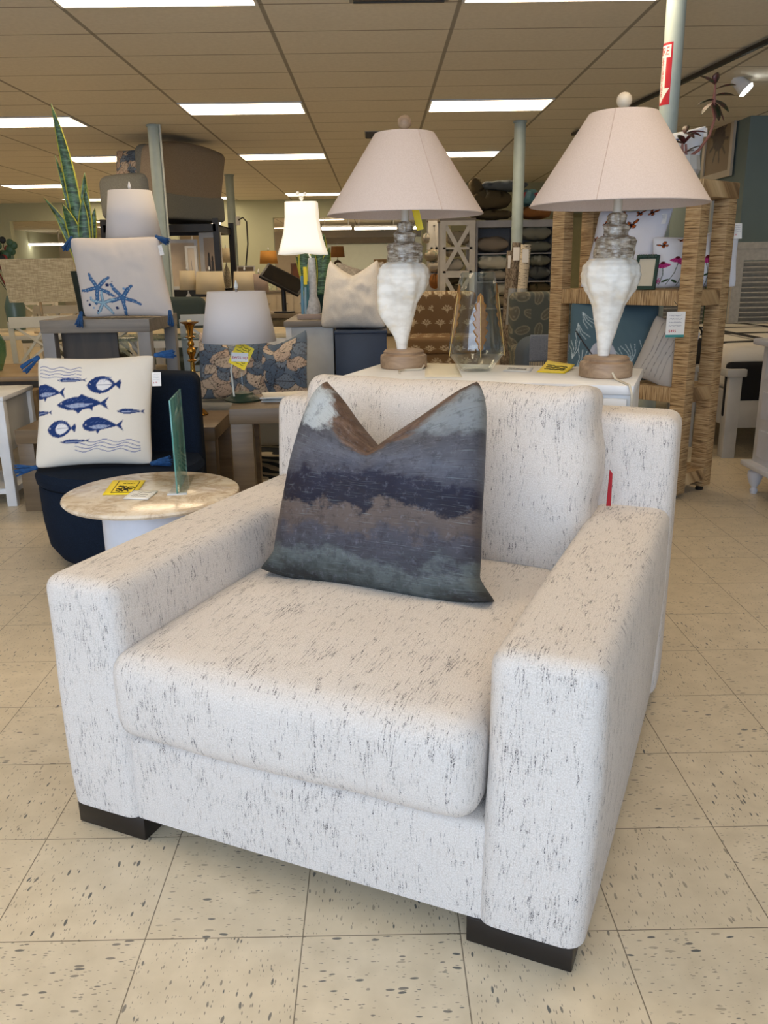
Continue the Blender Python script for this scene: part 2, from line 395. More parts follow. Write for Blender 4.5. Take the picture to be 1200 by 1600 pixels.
def pillow_obj(name, w, h, t, mat, parent=None, n=48, k=.07, D=0, u0=0, pw=1.3, ear=0, wr=.006, seed=0, canvas=None, back=(220,214,205), power=.55, sag=0, loc=(0,0,0), rot=(0,0,0)):
    g = np.linspace(-1, 1, n+1); U, V = np.meshgrid(g, g); U = np.sin(U*math.pi/2)*.35+U*.65; V = np.sin(V*math.pi/2)*.35+V*.65
    ex = 1-k*(1-V**2); ey = 1-k*(1-U**2)
    X = w/2*U*ex; Zc = h/2*V*ey
    rd = np.abs(U)**7*np.abs(V)**7; X = X*(1-.05*rd); Zc = Zc*(1-.05*rd)
    if D:
        a = np.clip(np.abs(U-u0)/(1+np.abs(u0)), 0, 1); dip = D*(1-a**pw); Zc = Zc-dip*np.clip((V+.25)/1.25, 0, 1)**1.6
        X = X*(1-.05*np.clip(V,0,1)**2)
    T = t/2*np.clip(1-np.abs(U)**2.6, 0, 1)**power*np.clip(1-np.abs(V)**2.6, 0, 1)**power
    if D: T = T*(1-.35*np.exp(-((U-u0)/.13)**2)*np.clip(V-.1, 0, 1)/.9)
    wob = np.zeros_like(U)
    for i in range(n+1):
        for j in range(n+1):
            wob[i,j] = mnoise.noise((U[i,j]*2.2+seed*3.1, V[i,j]*2.2, seed*1.7))*1.0+mnoise.noise((U[i,j]*5+seed, V[i,j]*4, 7+seed))*.45
    edge = np.clip((1-U**2)*(1-V**2)*6, 0, 1)
    vs, cols, uvs = [], [], []
    for side in (0, 1):
        Y = (-1 if side == 0 else 1)*(T+wob*wr*edge); Z = Zc+h/2-sag*(1-V)**0*0
        X2 = X+wob*wr*.4*edge
        vs.append(np.stack([X2, Y, Z], -1).reshape(-1, 3)); uvs.append(np.stack([(U+1)/2, (V+1)/2], -1).reshape(-1, 2))
        if canvas is not None and side == 0: cols.append(canvas.sample((U.ravel()+1)/2, (V.ravel()+1)/2))
        else: cols.append(np.tile(lin(back)[:3], (U.size, 1)))
    N = (n+1)**2; faces = []
    for side in (0, 1):
        for i in range(n):
            for j in range(n):
                a = side*N+i*(n+1)+j; q = (a, a+1, a+n+2, a+n+1); faces.append(q if side == 0 else q[::-1])
    me = bpy.data.meshes.new(name); V3 = np.concatenate(vs); me.from_pydata(V3.tolist(), [], faces)
    UV = np.concatenate(uvs); ul = me.uv_layers.new(name='UVMap')
    li = np.array([l.vertex_index for l in me.loops]); ul.data.foreach_set('uv', UV[li].ravel())
    ca = me.color_attributes.new('Col', 'FLOAT_COLOR', 'POINT'); C = np.concatenate(cols); C = np.concatenate([C, np.ones((len(C),1))], 1)
    ca.data.foreach_set('color', C.ravel())
    bm = bmesh.new(); bm.from_mesh(me); bmesh.ops.remove_doubles(bm, verts=bm.verts, dist=2e-4)
    for f in bm.faces: f.smooth = True
    bm.to_mesh(me); bm.free(); me.materials.append(mat)
    o = bpy.data.objects.new(name, me); COL.objects.link(o); o.parent = parent; o.location = loc; o.rotation_euler = rot
    return o
def tassel(parent, p, d, L=.075, mat=None):
    p, d = Vector(p), Vector(d).normalized(); bm = bmesh.new(); ball(bm, p, .011)
    s = d.orthogonal().normalized(); t = d.cross(s); tube(bm, [p, p+d*.02], [.010, .012], 10)
    rnd = random.Random(int((p.x+p.z)*1000)); 
    for i in range(26):
        a = rnd.uniform(0, 6.28); r = rnd.uniform(.006, .024); q = s*math.cos(a)+t*math.sin(a)
        tube(bm, [p+d*.015+q*.008, p+d*.03+q*.012, p+d*(L*rnd.uniform(.85,1.05))+q*r], [.0032, .0034, .0028], 5)
    return fin('tassel', bm, mat or TASSEL, parent)
TASSEL = plain('blue_yarn', (34,84,140), .9, var=.2, scale=60)
CARD_W = plain('white_card', (240,240,238), .6, var=.02); CARD_Y = plain('yellow_card', (250,222,30), .55, var=.02)
INK = plain('black_ink', (30,28,28), .7); RED_INK = plain('red_ink', (196,40,60), .7); TEAL_INK = plain('teal_ink', (60,150,150), .7)
def text_obj(s, size, mat, parent, M, name='lettering', thick=.0003, xs=1):
    c = bpy.data.curves.new('t', 'FONT'); c.body = s; c.size = size; c.extrude = thick; c.align_x = 'CENTER'; c.align_y = 'CENTER'
    o = bpy.data.objects.new('t', c); me = bpy.data.meshes.new_from_object(o); bpy.data.objects.remove(o)
    me.transform(Matrix.Diagonal((xs,1,1,1))); me.transform(M); me.materials.append(mat)
    q = bpy.data.objects.new(name, me); COL.objects.link(q); q.parent = parent; return q
def scribble(bm, x0, x1, z, h, rnd, wd=.0012, y=-.0012):
    x = x0; pts = []
    while x < x1: pts.append((x, y, z+rnd.uniform(-h/2, h/2))); x += h*rnd.uniform(.35, .7)
    if len(pts) > 1: tube(bm, pts, wd/2, 4)
def price_tag(parent, loc, w=.05, h=.07, rot=(0,0,0), price=None, teal=False, seed=1, name='price_tag'):
    o = boxes(name, [(-w/2,w/2,-.0006,.0006,-h,0)], CARD_W, parent, loc=loc, rot=rot)
    rnd = random.Random(seed); bm = bmesh.new()
    for i in range(4): scribble(bm, -w*.36, w*.36, -h*(.15+.13*i), h*.05, rnd, w*.018)
    fin('printed_lines', bm, plain('grey_ink', (120,124,150), .7), o)
    if price: text_obj(price, h*.15, RED_INK, o, Matrix.Translation((-w*.15,-.001,-h*.76)) @ Matrix.Rotation(R(90),4,'X'), 'price')
    if teal: boxes('teal_band', [(-w/2,w/2,-.0012,-.0006,-h,-h*.9)], TEAL_INK, o)
    return o

# ------------------------------------------------------------------ the setting
CEIL = 2.8046
bm = bmesh.new(); box(bm, -13, 8, -2.6, 37.2, -.1, 0); struct('floor', bm, vct_floor(), smooth=0)
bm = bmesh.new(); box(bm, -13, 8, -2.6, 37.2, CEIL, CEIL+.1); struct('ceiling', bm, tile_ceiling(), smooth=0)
SAGE = plain('sage_wall_paint', (190,196,172), .85, var=.02, scale=2); SLATE = plain('slate_wall_paint', (122,140,142), .85, var=.02)
OPX = [(-13,-8.35),(-6.15,-4.55),(-3.55,-2.35),(1.05,1.6)]   # solid stretches of the back wall
bm = bmesh.new()
for a, b in OPX: box(bm, a, b, 20.2, 20.4, 0, CEIL)
for a, b in ((-8.35,-6.15),(-4.55,-3.55),(-2.35,1.05)): box(bm, a, b, 20.2, 20.4, 2.42, CEIL)
box(bm, -2.35, 1.05, 20.2, 20.4, 0, .0001)
struct('wall_back', bm, SAGE, smooth=0)
bm = bmesh.new(); box(bm, -13, 8, 36, 36.2, 0, CEIL); struct('wall_far', bm, plain('pale_far_wall',(214,204,186),.85,var=.02), smooth=0)
bm = bmesh.new(); box(bm, -13.1, -13, -2.6, 37.2, 0, CEIL); struct('wall_left', bm, SAGE, smooth=0)
bm = bmesh.new(); box(bm, 4.12, 4.27, 10.1, 17, 0, CEIL); box(bm, 4.12, 8, 9.95, 10.1, 0, CEIL); struct('wall_right', bm, SLATE, smooth=0)
bm = bmesh.new(); box(bm, 8, 8.1, -2.6, 10.1, 0, CEIL); struct('wall_right_front', bm, SLATE, smooth=0)
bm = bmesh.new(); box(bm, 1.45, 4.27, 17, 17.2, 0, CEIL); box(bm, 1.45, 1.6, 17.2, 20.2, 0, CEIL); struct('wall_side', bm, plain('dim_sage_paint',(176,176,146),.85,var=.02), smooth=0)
boxes('trim_1', [(-2.35,1.05,29.9,30,2.12,2.32)], plain('dark_beam',(92,84,72),.7)) ['kind'] = 'structure'
bm = bmesh.new(); box(bm, -2.6, 1.6, 30, 30.15, 0, 2.32); struct('wall_inner', bm, plain('pale_green_paint',(188,196,186),.85,var=.02), smooth=0)

# ceiling panels: fluorescent fittings set into the grid
DIFF = emis('lit_diffuser', (255,227,188), PANEL)
def make_light(k, row, sx=1.16, sy=.56):
    t = thing('ceiling_light', '', 'ceiling light', (-1.9033+1.219*(k+.5), 6.3733+.6096*(row+.5), CEIL), 0, 'fluorescent ceiling panels')
    bm = bmesh.new()
    for a in ((-.6,.6,-.298,-.282),(-.6,.6,.282,.298),(-.6,-.582,-.282,.282),(.582,.6,-.282,.282)): box(bm, *a, -.012, -.0005)
    fin('frame', bm, WHITE, t, smooth=0)
    bm = bmesh.new(); box(bm, -.58, .58, -.28, .28, -.008, -.001); fin('diffuser', bm, DIFF, t, smooth=0)
    return t
L0 = make_light(0, 4); L0['label'] = 'lit ceiling panel second from the top of the photo in the left centre row'
LL = [(2,4,'lit ceiling panel seen between the two big cone lamp shades'), (0,-2,'lit ceiling panel cut by the top edge of the photo at upper left'),
      (2,-2,'lit ceiling panel cut by the top edge of the photo, right of the vent'), (-2,5,'lit ceiling panel cut by the left edge, left of the tall snake plant'),
      (-2,10,'lit ceiling panel behind the tip of the tall snake plant'), (0,10,'lit ceiling panel between the two steel posts and the left cone lamp'),
      (2,10,'lit ceiling panel just above the stacked sofa cushions, right of the left cone shade'), (0,20,'small lit ceiling panel farthest back, straight above the lit bell lamp'),
      (-4,16,'lit ceiling panel low at the left edge of the photo'), (-2,18,'lit ceiling panel peeking out right of the raised grey sofa'), (-4,21,'thin lit ceiling panel crossing behind the snake plant leaves'),
      (-2,21,'thin lit ceiling panel low beside the raised grey sofa'), (-6,10,'ceiling panel beyond the left edge of the photo, level with the snake plant tip panel'),(-6,4,'ceiling panel far beyond the left edge, level with the brightest near panels'),
      (6,-2,'ceiling panel beyond the right edge over the dresser'),(7,3,'ceiling panel beyond the right edge over the bed'),(-4,4,'ceiling panel just beyond the left edge over the plank table'),
      (-4,-2,'ceiling panel beyond the left edge, beside the white cabinet'),(4,10,'ceiling panel hidden behind the right cone shade'),(0,-8,'ceiling panel directly above the armchair, out of the photo'),
      (2,-8,'ceiling panel above and right of the photographer'),(-3,-8,'ceiling panel above and left of the photographer')]
for k, r, lb in LL:
    dup(L0, (-1.9033+1.219*(k+.5), 6.3733+.6096*(r+.5), CEIL), label=lb)
for x, y in [(-7.4,24.6),(-8.6,27.5),(-9,30.5),(-6.8,33),(-4.9,24.5),(-4.9,28),(-5.2,32),(-1.5,25.5),(.2,25.5),(-1.6,28),(.4,28),(-3.6,33)]:
    dup(L0, (x, y, CEIL), label='distant lit ceiling panel in the farther room beyond the wall openings', group='ceiling panels of the far room')
TUBE = emis('lit_tube', (255,240,214), 9)
def strip(px0, px1, py, Y, lb):
    a, b = at(px0, py, Y), at(px1, py, Y); t = thing('strip_light', lb, 'strip light', ((a.x+b.x)/2, Y, a.z)); L = (b.x-a.x)/2
    boxes('housing', [(-L,L,-.06,.06,.06,.12)], WHITE, t); boxes('diffuser', [(-L,L,-.07,.07,0,.06)], TUBE, t)
    boxes('hanger', [(-L*.8-.01,-L*.8+.01,-.01,.01,.12,CEIL-a.z),(L*.8-.01,L*.8+.01,-.01,.01,.12,CEIL-a.z)], WHITE, t)
strip(32, 100, 384, 33, 'long lit strip light at head height beyond the left wall opening, behind the burlap lamp')
strip(503, 549, 359, 27, 'lit strip light just right of the lit bell lamp shade')
strip(554, 622, 359, 27, 'long lit strip light behind the neck of the left shell lamp')
strip(632, 652, 358, 27, 'short lit strip light end right of the left shell lamp neck')
strip(332, 358, 351, 27, 'lit strip light between the raised sofa and the thin far post')
strip(362, 380, 351, 27, 'lit strip light just right of the thin far post')
strip(256, 306, 387, 15.5, 'added strip light standing in for the mirror glow under the raised sofa rack')  # lamp added in place of the light seen on the mirror wall
# vents
def vent(x, y, sx, sy, lb):
    t = thing('ceiling_vent', lb, 'vent', (x, y, CEIL)); boxes('frame', [(-sx/2,sx/2,-sy/2,sy/2,-.006,-.0005)], plain('vent_grey',(150,148,140),.5), t)
    boxes('louvres', [(-sx*.46,sx*.46,-sy*.45+i*sy*.09-.01,-sy*.45+i*sy*.09+.008,-.014,-.006) for i in range(11)], plain('vent_dark',(70,68,64),.5), t)
vent(0.16, 5.46, .60, .58, 'grey slatted ceiling vent cut by the top edge of the photo')
vent(atz(588,210,CEIL).x, atz(588,210,CEIL).y, .28, .5, 'dark square ceiling vent behind the top of the left cone shade')
vent(-5.2, 7.6, .6, .55, 'dark square ceiling vent at the left edge of the photo')
# steel posts
POST = plain('pale_post_paint', (176,192,190), .45)
def post(x, y, r, lb, conduit=0):
    t = thing('steel_post', lb, 'post', (x, y, 0)); bm = bmesh.new(); lathe(bm, [(r,0.002),(r,CEIL-.002)], 28); fin('shaft', bm, POST, t)
    bm = bmesh.new(); lathe(bm, [(r+.012,CEIL-.02),(r+.012,CEIL-.003)], 28); fin('collar', bm, POST, t)
    if conduit:
        bm = bmesh.new(); tube(bm, [(r+.012,-.03,0.002),(r+.012,-.03,CEIL-.003)], .012, 8); fin('conduit', bm, plain('pale_conduit',(206,212,206),.4), t)
    return t
FP = post(1.79, 5.54, .057, 'pale blue steel post with a red fire extinguisher sign near the ceiling')
post(1.62, 10.1, .065, 'pale steel post rising from behind the rolled rugs between the cone lamps')
post(-2.43, 10.02, .065, 'steel post with a thin conduit passing in front of the raised grey sofa', 1)
P4 = post(-2.44, 15.0, .07, 'thin far steel post with an outlet box and dangling black cord')
boxes('outlet_box', [(.07,.13,-.05,.05,2.0,2.14)], WHITE, P4)
bm = bmesh.new(); tube(bm, [(.12,-.06,2.08),(.2,-.08,2.12),(.26,-.08,2.05),(.26,-.08,1.7),(.2,-.08,1.3)], .012, 6); fin('power_cord', bm, BLACK, P4)
# sign wrapped on the near post
def bend(o, r, a0):
    for v in o.data.vertices:
        x, z, t = v.co.x, v.co.z, v.co.y; a = R(-90)+a0+x/r; rr = r+.0008-t; v.co = (rr*math.cos(a), rr*math.sin(a), z)
zt, zb = at(1037,66,5.5).z, at(1028,164,5.5).z; SH = zt-zb; SW = .118
sg = thing('fire_sign', 'red and white fire extinguisher sign with a down arrow on the pale blue post', 'sign', (1.79,5.54,(zt+zb)/2))
SIGN_RED = plain('sign_red',(186,24,44),.4,var=.02); SIGN_W = plain('sign_white',(240,238,232),.4,var=.02)
A0 = R(-78)
def strip_poly(pts_fn, n, name, mat, lift):
    bm = bmesh.new(); prev = None
    for i in range(n+1):
        x = -.5+i/n; lo, hi = pts_fn(x)
        a, b = bm.verts.new((x*SW, -lift, lo*SH)), bm.verts.new((x*SW, -lift, hi*SH))
        if prev and hi > lo: bm.faces.new((prev[0], a, b, prev[1]))
        prev = (a, b)
    o = fin(name, bm, mat, sg, smooth=0); bend(o, .057, A0)
strip_poly(lambda x: (-.5, .5), 24, 'sign_panel', SIGN_RED, 0)
strip_poly(lambda x: (.26, .46) if abs(x) <= .43 else (0,0), 60, 'text_panel', SIGN_W, .0006)
strip_poly(lambda x: (-.24, .27) if abs(x) <= .2 else (0,0), 60, 'arrow_shaft', SIGN_W, .0006)
strip_poly(lambda x: (-.47+abs(x)*.52, -.23) if abs(x) <= .44 else (0,0), 60, 'arrow_head', SIGN_W, .0006)
o = text_obj('FIRE', .062, SIGN_RED, sg, Matrix.Translation((0,-.0014,.36*SH)) @ Matrix.Rotation(R(90),4,'X'), xs=.72); bend(o, .057, A0)
for i, ch in enumerate('EXTINGUISHER'):
    o = text_obj(ch, .03, SIGN_RED, sg, Matrix.Translation((0,-.0014,(.23-i*.052)*SH)) @ Matrix.Rotation(R(90),4,'X')); bend(o, .057, A0)

# track light, upper right
a, b = at(1200, 72, 6.9), at(1060, 172, 11.2)
t = thing('track_light', 'white spotlight hanging from a ceiling track at the upper right corner', 'track light', (a.x, 6.9, CEIL))
a2 = Vector((0,-1.2,-.03)); b2 = Vector((-.55,4.0,-.03)); bm = bmesh.new(); bar(bm, a2, b2, .035, .03); fin('track', bm, BLACK, t, smooth=0)
h = at(1166, 140, 8.0)-t.location; bm = bmesh.new(); top = Vector((h.x-.02,1.1,-.03)); tube(bm, [top, top+Vector((0,0,-.10))], .03, 12); tube(bm, [top+Vector((0,0,-.1)), h+Vector((-.06,0,.08))], .014, 8)
tube(bm, [h+Vector((-.09,.05,.10)), h], [.045,.07], 18); fin('lamp_head', bm, WHITE, t)
bm = bmesh.new(); tube(bm, [h+Vector((.001,-.002,-.002)), h+Vector((.008,-.006,-.01))], [.06,.06], 18); fin('bulb', bm, emis('lit_bulb',(255,255,250),18), t)

# ------------------------------------------------------------------ the white armchair
CH = thing('armchair', 'large white slub fabric armchair with black block feet in the foreground', 'armchair', (-.1925,1.459,0), R(-24))
def part(name, f, mat=SLUB):
    bm = bmesh.new(); f(bm); return fin(name, bm, mat, CH, smooth=60)
def armw(sgn):       # outer wall tapers very slightly towards the feet
    return lambda P, un: (P.x - sgn*.012*max(0,-un[2]+.2), P.y+.004*math.sin(un[2]*3), max(P.z, .055-(.612+.015)/2))
part('arm', lambda b: softbox(b, -.605, -.405, 0, 1.08, .015, .612, .035, 16, (.010,.006,.004), armw(-1)))
part('arm', lambda b: softbox(b, .405, .605, 0, 1.08, .015, .612, .035, 16, (.010,.006,.004), armw(1)))
part('back_frame', lambda b: softbox(b, -.607, .607, 1.0, 1.17, .05, .855, .034, 18, (.004,.012,.008), lambda P, un: (P.x, P.y+.03*max(0,un[2]), P.z)))
part('front_rail', lambda b: softbox(b, -.412, .412, .006, .95, .035, .262, .018, 12, (0,.004,0), lambda P, un: (P.x, P.y, max(P.z, .056-(.262+.035)/2))))
def seatwarp(P, un):
    z = P.z
    if un[2] > .5: z += .012*mnoise.noise((P.x*4,P.y*4,1))*min(1,(1-abs(un[0]))*5)
    else: z += 0
    return (P.x*(1+.006*math.sin(un[2]*2)), P.y+(.008*mnoise.noise((P.x*5,0,P.z*6)) if un[1] < -.5 else 0), z)
part('seat_cushion', lambda b: softbox(b, -.426, .396, -.022, .98, .268, .462, .045, 24, (0,.016,.036), seatwarp))
def backwarp(P, un):
    k = max(0, un[2]); ux = un[0]
    x = P.x*(1-.03*max(0,un[2])) ; z = P.z + (.020*math.exp(-((abs(ux)-1)/.12)**2) if un[2] > .3 else 0) - .016*(1-ux*ux)*k*0
    z += .010*mnoise.noise((P.x*5, 2, 1))*k; y = P.y+.013*mnoise.noise((P.x*5, P.z*5, 3))*(1 if un[1] < 0 else 0)
    if ux > .6: y += .012*math.sin(P.z*24)*(ux-.6); x += .006*math.sin(P.z*30)
    return (x, y, z)
o = part('back_cushion', lambda b: softbox(b, -.43, .43, -.10, .115, 0, .50, .055, 26, (.004,.045,.012), backwarp))
o.location = (-.008, .905, .432); o.rotation_euler = (R(-9), 0, R(-1))
def leg(x0, x1, y0, y1): boxes('leg', [(x0,x1,y0,y1,0,.056)], plain('black_leg',(26,20,18),.35), CH, bev=.003)
leg(-.577,-.385,.002,.095); leg(.375,.577,.002,.095); leg(-.577,-.44,1.04,1.13); leg(.44,.577,1.04,1.13)
bm = bmesh.new(); prism(bm, [(-.004,.01),(.008,.01),(.007,.10),(-.001,.11)], .003); fin('red_ribbon', bm, plain('red_cloth',(168,24,34),.8), CH, loc=(.452,.955,.612), rot=(0,0,R(20)))
PIL = pillow_obj('throw_pillow', .56, .575, .20, watercolour(), n=90, k=.04, D=.205, u0=-.06, pw=1.0, wr=.012, seed=4, power=.42)
me = PIL.data
for v in me.vertices:       # floppy bottom corners folding outwards, upper edge drawn in
    x, y, z = v.co; V = z/.575
    x *= 1-.14*max(0,V-.15)**1.1
    if V < .14: k_ = (1-V/.14)**1.3*min(1,(abs(x)/.25)**6); x += (.045 if x < 0 else .06)*k_*(1 if x > 0 else -1); z += .016*k_; y += (.022 if y < 0 else -.022)*-k_
    if V > .78: q_ = ((V-.78)/.22)**2*min(1,(abs(x)/.2)**4); z -= .028*q_; x -= math.copysign(.014*q_,x)
    if x < 0: x += .042*max(0,V-.5)**1.5*2.8*min(1,abs(x)/.15)
    v.co = (x, y, z)
M = Matrix.Translation(CH.location) @ Matrix.Rotation(R(-24),4,'Z')
PIL.matrix_world = M @ Matrix.Translation((-.040,.485,.470)) @ Matrix.Rotation(R(-19),4,'X')
tag(PIL, 'dark stormy watercolour velvet throw pillow with a chopped top sitting on the white armchair', 'pillow')
boxes('zipper', [(-.0016,.0016,-.003,.003,.06,.44)], plain('dark_zip',(60,58,64),.5), PIL, loc=(.244,.01,.04), rot=(0,R(-4),0))

# ------------------------------------------------------------------ white console behind the armchair
fr = Vector((.75,2.45)); wd = Vector((-.938,.346)); ang = math.atan2(-wd.y, -wd.x)
CON = thing('console_cabinet', 'low white cabinet behind the armchair carrying the two shell lamps', 'cabinet', (.75,2.45,0), ang)
W_, D_ = .94, .47
boxes('cabinet_top', [(-W_,0,0,D_,.872,.9)], WHITE, CON, bev=.003)
boxes('body', [(-W_+.01,-.008,.012,D_-.01,.08,.872)], WHITE, CON, bev=.002)
boxes('plinth', [(-W_+.03,-.03,.03,D_-.03,0,.08)], plain('grey_plinth',(150,150,150),.6), CON)
boxes('door', [(-W_+.02,-W_/2-.003,.0,.012,.1,.86)], WHITE, CON, bev=.002); boxes('door', [(-W_/2+.003,-.018,.0,.012,.1,.86)], WHITE, CON, bev=.002)
def con(x, y, z=.9):
    return CON.location + Matrix.Rotation(ang,3,'Z') @ Vector((x,y,z))
SHELLW = NT('bleached_shell'); v = SHELLW.coord('Object'); nz = SHELLW.noise(SHELLW.scaled(v,(22,22,50)),1,3,.5); big = SHELLW.noise(v, 14, 3)
SHELLW.base(SHELLW.mix(SHELLW.step(big,.55,.75), SHELLW.mix(SHELLW.step(nz,.35,.6), lin((224,218,206)), lin((240,236,226))), lin((226,210,178))), .5); SHELLW.bump(nz,.15,.003); SHELLW = SHELLW.m
SPIRE = NT('pearly_brown_shell'); v = SPIRE.coord('Object'); nz = SPIRE.noise(SPIRE.scaled(v,(26,26,120)),1,5,.7); b2 = SPIRE.noise(v, 40, 3)
SPIRE.base(SPIRE.mix(SPIRE.step(nz,.4,.62), lin((118,100,80)), SPIRE.mix(SPIRE.step(b2,.45,.7), lin((190,176,154)), lin((232,226,214)))), .22, Specular_IOR_Level=.7); SPIRE.bump(nz,.6,.004); SPIRE = SPIRE.m
LINEN = fabric('blush_linen_shade', (204,191,184), (196,182,174), 300, .9, .1)
def tr_shade(name, rgb, t=.35):
    if name in _pl: return _pl[name]
    n = NT(name); tl = n.n('BsdfTranslucent'); tl.inputs[0].default_value = lin(rgb); ms = n.n('MixShader'); ms.inputs[0].default_value = t
    n.base(lin(rgb), .9, Specular_IOR_Level=.1); n.t.links.new(n.b.outputs[0], ms.inputs[1]); n.t.links.new(tl.outputs[0], ms.inputs[2]); n.t.links.new(ms.outputs[0], n.out.inputs[0]); _pl[name] = n.m; return n.m
BASEW = wood('driftwood_base', (128,104,82), (172,146,118), 0, .5, 9)
def shell_lamp(loc, label, rz, flange, seam_a, tipx=0):
    t = thing('table_lamp', label, 'lamp', loc, 0)
    bm = bmesh.new(); lathe(bm, [(.080,0),(.083,.004),(.083,.040),(.081,.046),(.073,.049),(.071,.052),(.072,.058),(.066,.064),(.03,.066)], 40); fin('base', bm, BASEW, t)
    k = .00198
    body = [(.0,0),(9,0),(10,10),(12,22),(16,38),(21,60),(26,78),(33,92),(40,104),(44,116),(45,124),(44,132),(42,139),(37,146),(30,149),(27,150)]
    rnd = random.Random(3)
    def mod(r, z, a, i):
        f = z/(150*k); rr = r*(1+(.035*math.cos(9*a+z*20)+.02*math.cos(5*a))*min(1,max(0,(f-.35)*3)))
        if .78 < f < .97: rr *= 1+.05*max(0,math.cos(9*a+2))**3
        fl = math.exp(-((math.atan2(math.sin(a-rz), math.cos(a-rz)))/.42)**2)*flange*math.exp(-((f-.46)/.24)**2)
        rr += fl*.05 + mnoise.noise((math.cos(a)*3, math.sin(a)*3, z*22))*.0024*min(1,f*3)
        return rr, tipx*(1-f)**1.5, 0, 0
    pr = []
    for (r0,z0),(r1,z1) in zip(body, body[1:]):
        for s in range(3): q = s/3; pr.append(((r0+(r1-r0)*q)*k, (z0+(z1-z0)*q)*k))
    pr.append((body[-1][0]*k, body[-1][1]*k)); pr = [(max(r,.0003)+.0014*math.sin(z*260)*(1 if z > .18 else 0), z) for r, z in pr]
    bm = bmesh.new(); lathe(bm, pr, 72, (0,0,.066), mod); fin('shell_body', bm, SHELLW, t, smooth=60)
    sp = [(26,148),(29,152),(30,160),(29,170),(30,178),(27,183),(20,185),(17,187),(18,194),(19,199),(16,203),(13,204),(14,210),(14,216),(11,219),(5,221)]
    def mod2(r, z, a, i):
        rr = r*(1+.07*math.cos(7*a+z*60)*(1 if r > .02 else .3))+mnoise.noise((math.cos(a)*4, math.sin(a)*4, z*60))*.004; return rr, .008*(z/.4), 0, 0
    pr = []
    for (r0,z0),(r1,z1) in zip(sp, sp[1:]):
        for s in range(2): q = s/2; pr.append(((r0+(r1-r0)*q)*k, (z0+(z1-z0)*q)*k-.006))
    bm = bmesh.new(); lathe(bm, pr, 48, (0,0,.066), mod2); fin('shell_spire', bm, SPIRE, t, smooth=60)
    bm = bmesh.new(); tube(bm, [(.008,0,.49),(.008,0,.575)], .0135, 16); fin('neck', bm, plain('aged_white_neck',(214,206,190),.5), t)
    bm = bmesh.new(); tube(bm, [(.008,0,.57),(.008,0,.60)], .018, 12)
    for s in (-1,1): tube(bm, [(.008,0,.575),(.008+s*.045,0,.60),(.008+s*.05,0,.68),(.008,0,.765)], .0022, 6)
    for q in range(3): a = q*2.094; tube(bm, [(.008,0,.762),(.008+.098*math.cos(a),.098*math.sin(a),.768)], .002, 5)
    fin('harp', bm, CHROME, t)
    bm = bmesh.new(); bmb = []
    lathe(bm, [(.2645,.515),(.2665,.517),(.100,.771),(.0975,.772)], 64, (.008,0,0), cap=False); lathe(bm, [(.2645,.515),(.0975,.771)], 64, (.008,0,0), cap=False)
    sh = fin('shade', bm, LINEN, t, smooth=40)
    a = seam_a; bm = bmesh.new(); tube(bm, [(.008+.2672*math.cos(a),.2672*math.sin(a),.5165),(.008+.1005*math.cos(a),.1005*math.sin(a),.771)], .0012, 5); fin('seam', bm, plain('shade_seam',(196,176,164),.9), sh)
    bm = bmesh.new(); lathe(bm, [(.006,.765),(.006,.782),(.012,.786),(.020,.795),(.0225,.806),(.020,.818),(.012,.826),(.002,.829)], 20, (.008,0,0)); fin('finial', bm, BASEW if flange else plain('pale_finial',(222,206,180),.4), t)
    return t
LR = Vector((.728,2.69,.9)); LLm = Vector((.092,3.02,.9))
l1 = shell_lamp(LR, 'right-hand table lamp with whole white and brown shell body and wide blush cone shade', R(200), .0, R(-118), -.01)
l2 = shell_lamp(LLm, 'left-hand table lamp with pearly spired shell body and wide blush cone shade behind the armchair', R(205), 1.0, R(-66), -.006)
bm = bmesh.new(); tube(bm, [(.0,-.082,.02),(.005,-.10,.004),(.006,-.16,.003),(.008,-.24,.003),(.010,-.262,-.02),(.012,-.266,-.12),(.02,-.27,-.3)], .0035, 6); fin('cord', bm, plain('clear_cord',(206,198,180),.4), l1)
bm = bmesh.new(); tube(bm, [(.07,-.045,.012),(.06,-.09,.004),(.0,-.10,.003),(-.02,-.13,.003),(-.02,-.2,.003)], .0035, 6); fin('cord', bm, plain('clear_cord',(206,198,180),.4), l2)
boxes('hanging_tag', [(-.012,.012,-.001,.001,-.11,0)], CARD_Y, l2, loc=(.035,.03,.575), rot=(0,R(-14),0))
